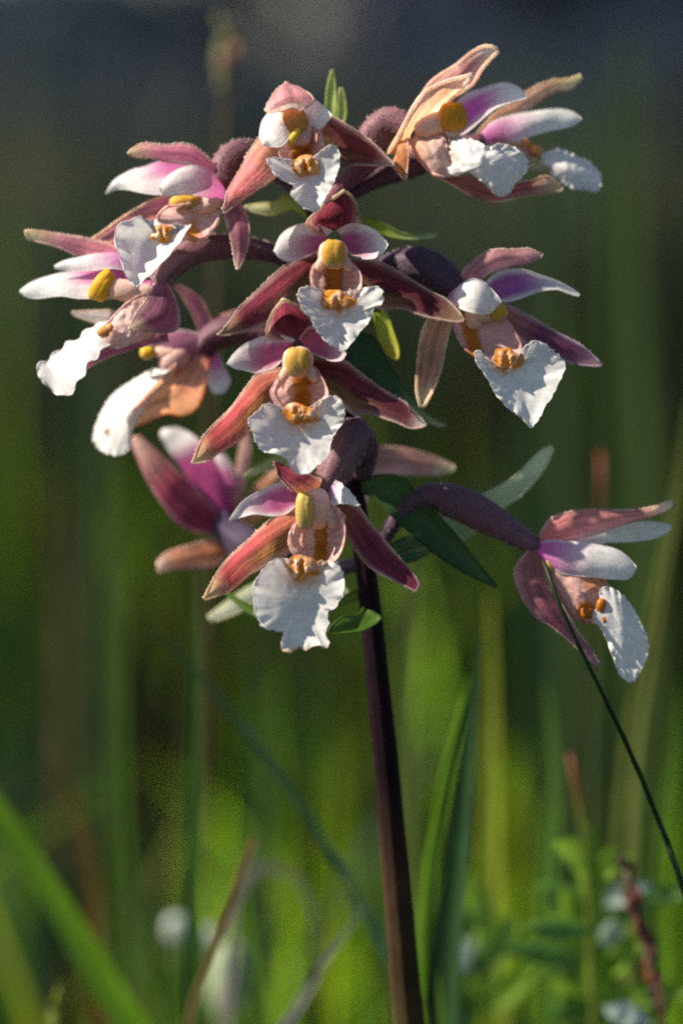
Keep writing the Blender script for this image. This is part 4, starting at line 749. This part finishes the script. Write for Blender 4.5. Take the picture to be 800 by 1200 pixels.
blade('withered_leaf', 'pale withered leaf arching over at the lower left', [(372, 1120, 700), (368, 1080, 700), (356, 1040, 700), (336, 1016, 700), (310, 1010, 700), (288, 1026, 700), (272, 1070, 700), (262, 1230, 700)], 22, (0.34, 0.30, 0.30), (0.30, 0.22, 0.24), cat='dead leaf')
blade('withered_leaf', 'pale grey withered strip lying diagonally left of the stem', [(432, 1058, 420), (400, 1100, 420), (366, 1150, 420), (330, 1210, 420)], 30, (0.17, 0.19, 0.14), (0.20, 0.19, 0.17), cat='dead leaf')
blade('withered_leaf', 'russet withered blade near the lower left among green grass', [(46, 860, 900), (80, 930, 900), (104, 1010, 900), (120, 1220, 900)], 28, (0.10, 0.06, 0.015), (0.17, 0.075, 0.015), cat='dead leaf')

def thin_stalk(name, label, pts, rad, col, tipcol=None, cat='grass stalk'):
    W = [at(*p) for p in pts]; d = (W[-1] - W[-2]).normalized()
    run = W[-1].z / max(0.4, -d.z)
    W += [W[-1] + d * run * 0.5, Vector((W[-1].x + d.x * run * .7, W[-1].y + d.y * run * .5 + 0.004, -0.003))]
    o = stalk(None, name, [tuple(p) for p in W], rad, (lambda t: mix(tipcol or col, col, sm(.005, .04, t))), mat='grass', sides=8, n=50, ribs=0, ribamp=0, world=True, base=Vector((W[-1].x, W[-1].y, 0)))
    tag(o, label, cat); return o
thin_stalk('grass_stalk', 'thin dark grass stalk passing in front of the lone lower flower', [(636, 656, -68), (645, 684, -74), (661, 722, -78), (690, 782, -60), (724, 850, -30), (758, 928, 0), (786, 1000, 20), (806, 1060, 30)], [2.2, 3.2, 3.8, 4.4, 5, 5.4, 5.5, 5.5, 6, 7], (0.02, 0.045, 0.016))
thin_stalk('grass_stalk', 'stalk with a rusty red tip behind the pale bract', [(704, 530, 620), (704, 600, 620), (700, 720, 620), (690, 1220, 620)], [4, 5, 5, 5, 6, 7], (0.07, 0.09, 0.03), (0.24, 0.05, 0.02))
thin_stalk('grass_stalk', 'stalk with an orange red tip low between dark blade and leafy herb', [(668, 884, 420), (676, 930, 420), (688, 1010, 420), (696, 1220, 420)], [4, 5, 5, 6, 6, 7], (0.14, 0.17, 0.03), (0.20, 0.05, 0.015))

# seed head
def seed_head(pts, label, col, n, size, d, base_pts):
    root_w = at(*base_pts[-1]); W = [at(*p) for p in base_pts]
    dd = (W[-1] - W[-2]).normalized(); g = Vector((W[-1].x + dd.x * W[-1].z * 0.6, W[-1].y + 0.002, 0))
    e = empty('grass_seed_head', g); tag(e, label, 'seed head')
    stalk(e, 'stalk', [tuple(p) for p in W + [W[-1].lerp(g, .5), g]], [4, 5, 5, 5, 6, 6], lambda t: (0.13, 0.09, 0.04), mat='grass', sides=8, n=30, ribs=0, ribamp=0, world=True)
    rnd = random.Random(4); P = crom(pts, n); mb = MB()
    for i, p in enumerate(P):
        for q in range(2):
            c = at(p[0] + rnd.uniform(-1, 1) * size * .8, p[1] + rnd.uniform(-6, 6), p[2] + rnd.uniform(-1, 1) * size * .8)
            ax = (RGT * rnd.uniform(-.7, .7) + UPV + FWD * rnd.uniform(-.6, .6)).normalized()
            mb.tube([c - ax * size * UNIT * 1.2, c - ax * size * .5 * UNIT, c + ax * size * .4 * UNIT, c + ax * size * 1.5 * UNIT], [size * .2 * UNIT, size * .6 * UNIT, size * .5 * UNIT, size * .1 * UNIT], [tuple(x * rnd.uniform(.5, 1.4) for x in col)] * 4, sides=6)
    mb.build('seeds', M['grass'], e)
seed_head([(731, 1016, 300), (744, 1060, 300), (758, 1110, 300), (772, 1180, 300)], 'reddish brown seed head leaning at the bottom right', (0.16, 0.07, 0.05), 18, 9, 300, [(731, 1012, 300), (744, 1060, 300), (758, 1110, 300), (774, 1190, 300), (780, 1230, 300)])
seed_head([(266, 34, 900), (268, 52, 900), (268, 70, 900), (266, 88, 900)], 'faint round tan seed head above the upper left flowers', (0.30, 0.22, 0.13), 8, 13, 900, [(266, 30, 900), (262, 160, 900), (250, 400, 900), (240, 760, 900), (236, 1230, 900)])

# leafy herb with small glossy leaves
def herb(label, stem_pts, leaves, col):
    W = [at(*p) for p in stem_pts]; g = Vector((W[-1].x, W[-1].y, 0))
    e = empty('leafy_herb', g); tag(e, label, 'herb')
    stalk(e, 'stalk', [tuple(p) for p in W + [W[-1].lerp(g, .5), g]], [6, 9, 10, 10, 11, 12], lambda t: (0.16, 0.26, 0.03), mat='grass', sides=8, n=24, ribs=0, ribamp=0, world=True)
    for (x, y, d, ln, wd, ang, c) in leaves:
        a = math.radians(ang); dx, dy = math.cos(a), -math.sin(a); nx, ny = dy, -dx
        L = [(x, y)] + [(x + dx * ln * t + nx * wd * .5 * q, y + dy * ln * t + ny * wd * .5 * q) for t, q in ((.25, .8), (.55, 1), (.85, .55))] + [(x + dx * ln, y + dy * ln)]
        R = [(x, y)] + [(x + dx * ln * t - nx * wd * .5 * q, y + dy * ln * t - ny * wd * .5 * q) for t, q in ((.25, .8), (.55, 1), (.85, .55))] + [(x + dx * ln + 1, y + dy * ln + 1)]
        strip(e, 'leaf', L, R, (d, d - 14, d - 26), bow=-0.3, col=lambda u, v: c, mat='bract', rim=0, nu=10, nv=6)
LG = (0.20, 0.34, 0.03); GLINT = (0.36, 0.45, 0.40); MG = (0.10, 0.21, 0.04)  # the pale grey green one paints sky reflections as leaf colour
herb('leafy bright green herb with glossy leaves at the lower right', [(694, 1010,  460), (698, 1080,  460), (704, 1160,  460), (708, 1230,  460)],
     [(694, 1036,  460, 62, 24, 118, LG), (696, 1040,  458, 56, 22, 62, LG), (696, 1062,  460, 74, 26, 160, MG), (698, 1060,  460, 70, 24, 20, GLINT), (700, 1100,  460, 66, 28, 40, MG), (700, 1110,  460, 70, 28, 150, LG),
      (704, 1140,  460, 66, 34, 75, GLINT), (704, 1170,  460, 66, 30, 200, MG), (706, 1180,  356, 60, 30, -20, GLINT), (692, 1012,  460, 46, 18, 95, LG), (700, 1090,  362, 90, 24, 178, MG), (706, 1200,  460, 80, 30, 140, LG), (690, 1020,  355, 54, 20, 140, LG), (698, 1030,  352, 50, 20, 35, LG), (700, 1075,  445, 80, 30, 100, LG), (702, 1120,  440, 90, 34, 120, LG), (704, 1150,  445, 80, 32, 50, LG), (706, 1190,  440, 90, 34, 95, LG), (700, 1060,  460, 110, 26, 8, MG), (702, 1130,  460, 120, 28, 170, MG), (704, 1170,  460, 110, 30, 5, LG)], LG)
herb('low herb with round leaves painted pale as sky glints between the broad blade and leafy herb', [(560, 1090, 640), (556, 1150, 640), (552, 1230, 640)],
     [(556, 1138, 640, 46, 40, 130, GLINT), (554, 1190, 640, 46, 40, 150, GLINT), (558, 1130, 640, 60, 22, 30, MG), (556, 1160, 640, 70, 24, 10, MG), (560, 1100, 640, 54, 22, 80, MG), (556, 1170, 640, 66, 26, 200, MG), (560, 1110, 640, 52, 20, 45, LG), (560, 1080, 640, 60, 24, 100, LG), (558, 1150, 630, 90, 30, 60, MG), (556, 1190, 630, 100, 34, 40, LG), (556, 1200, 630, 100, 34, 120, MG)], LG)

# pale buds low on the left
def bud(label, x, y, d, rx, ry, col):
    p = at(x, y, d); g = Vector((p.x, p.y, 0))
    e = empty('flower_bud', g); tag(e, label, 'bud', 'pale buds low among the grass')
    lump(e, 'petals', [(x, y, d, rx, ry, rx), (x + rx * .3, y - ry * .3, d - rx * .4, rx * .7, ry * .75, rx * .6)], lambda q, a, b: col, 'petal')
    bt = at(x, y + ry * 0.8, d)
    stalk(e, 'stalk', [tuple(bt), tuple(bt.lerp(g, .3) + Vector((0.002, 0, 0))), tuple(bt.lerp(g, .7)), tuple(g)], [5, 6, 6, 7], lambda t: G1, mat='grass', sides=8, n=20, ribs=0, ribamp=0, world=True)
bud('small pale bud farthest left of the three near the straw brown stalk', 206, 1090, 900, 13, 17, (0.50, 0.56, 0.50))
bud('rounded pale bud just behind the straw brown stalk', 240, 1108, 880, 15, 21, (0.55, 0.60, 0.52))
bud('long pale green bud right of the straw brown stalk at the bottom', 266, 1152, 860, 22, 46, (0.46, 0.54, 0.34))
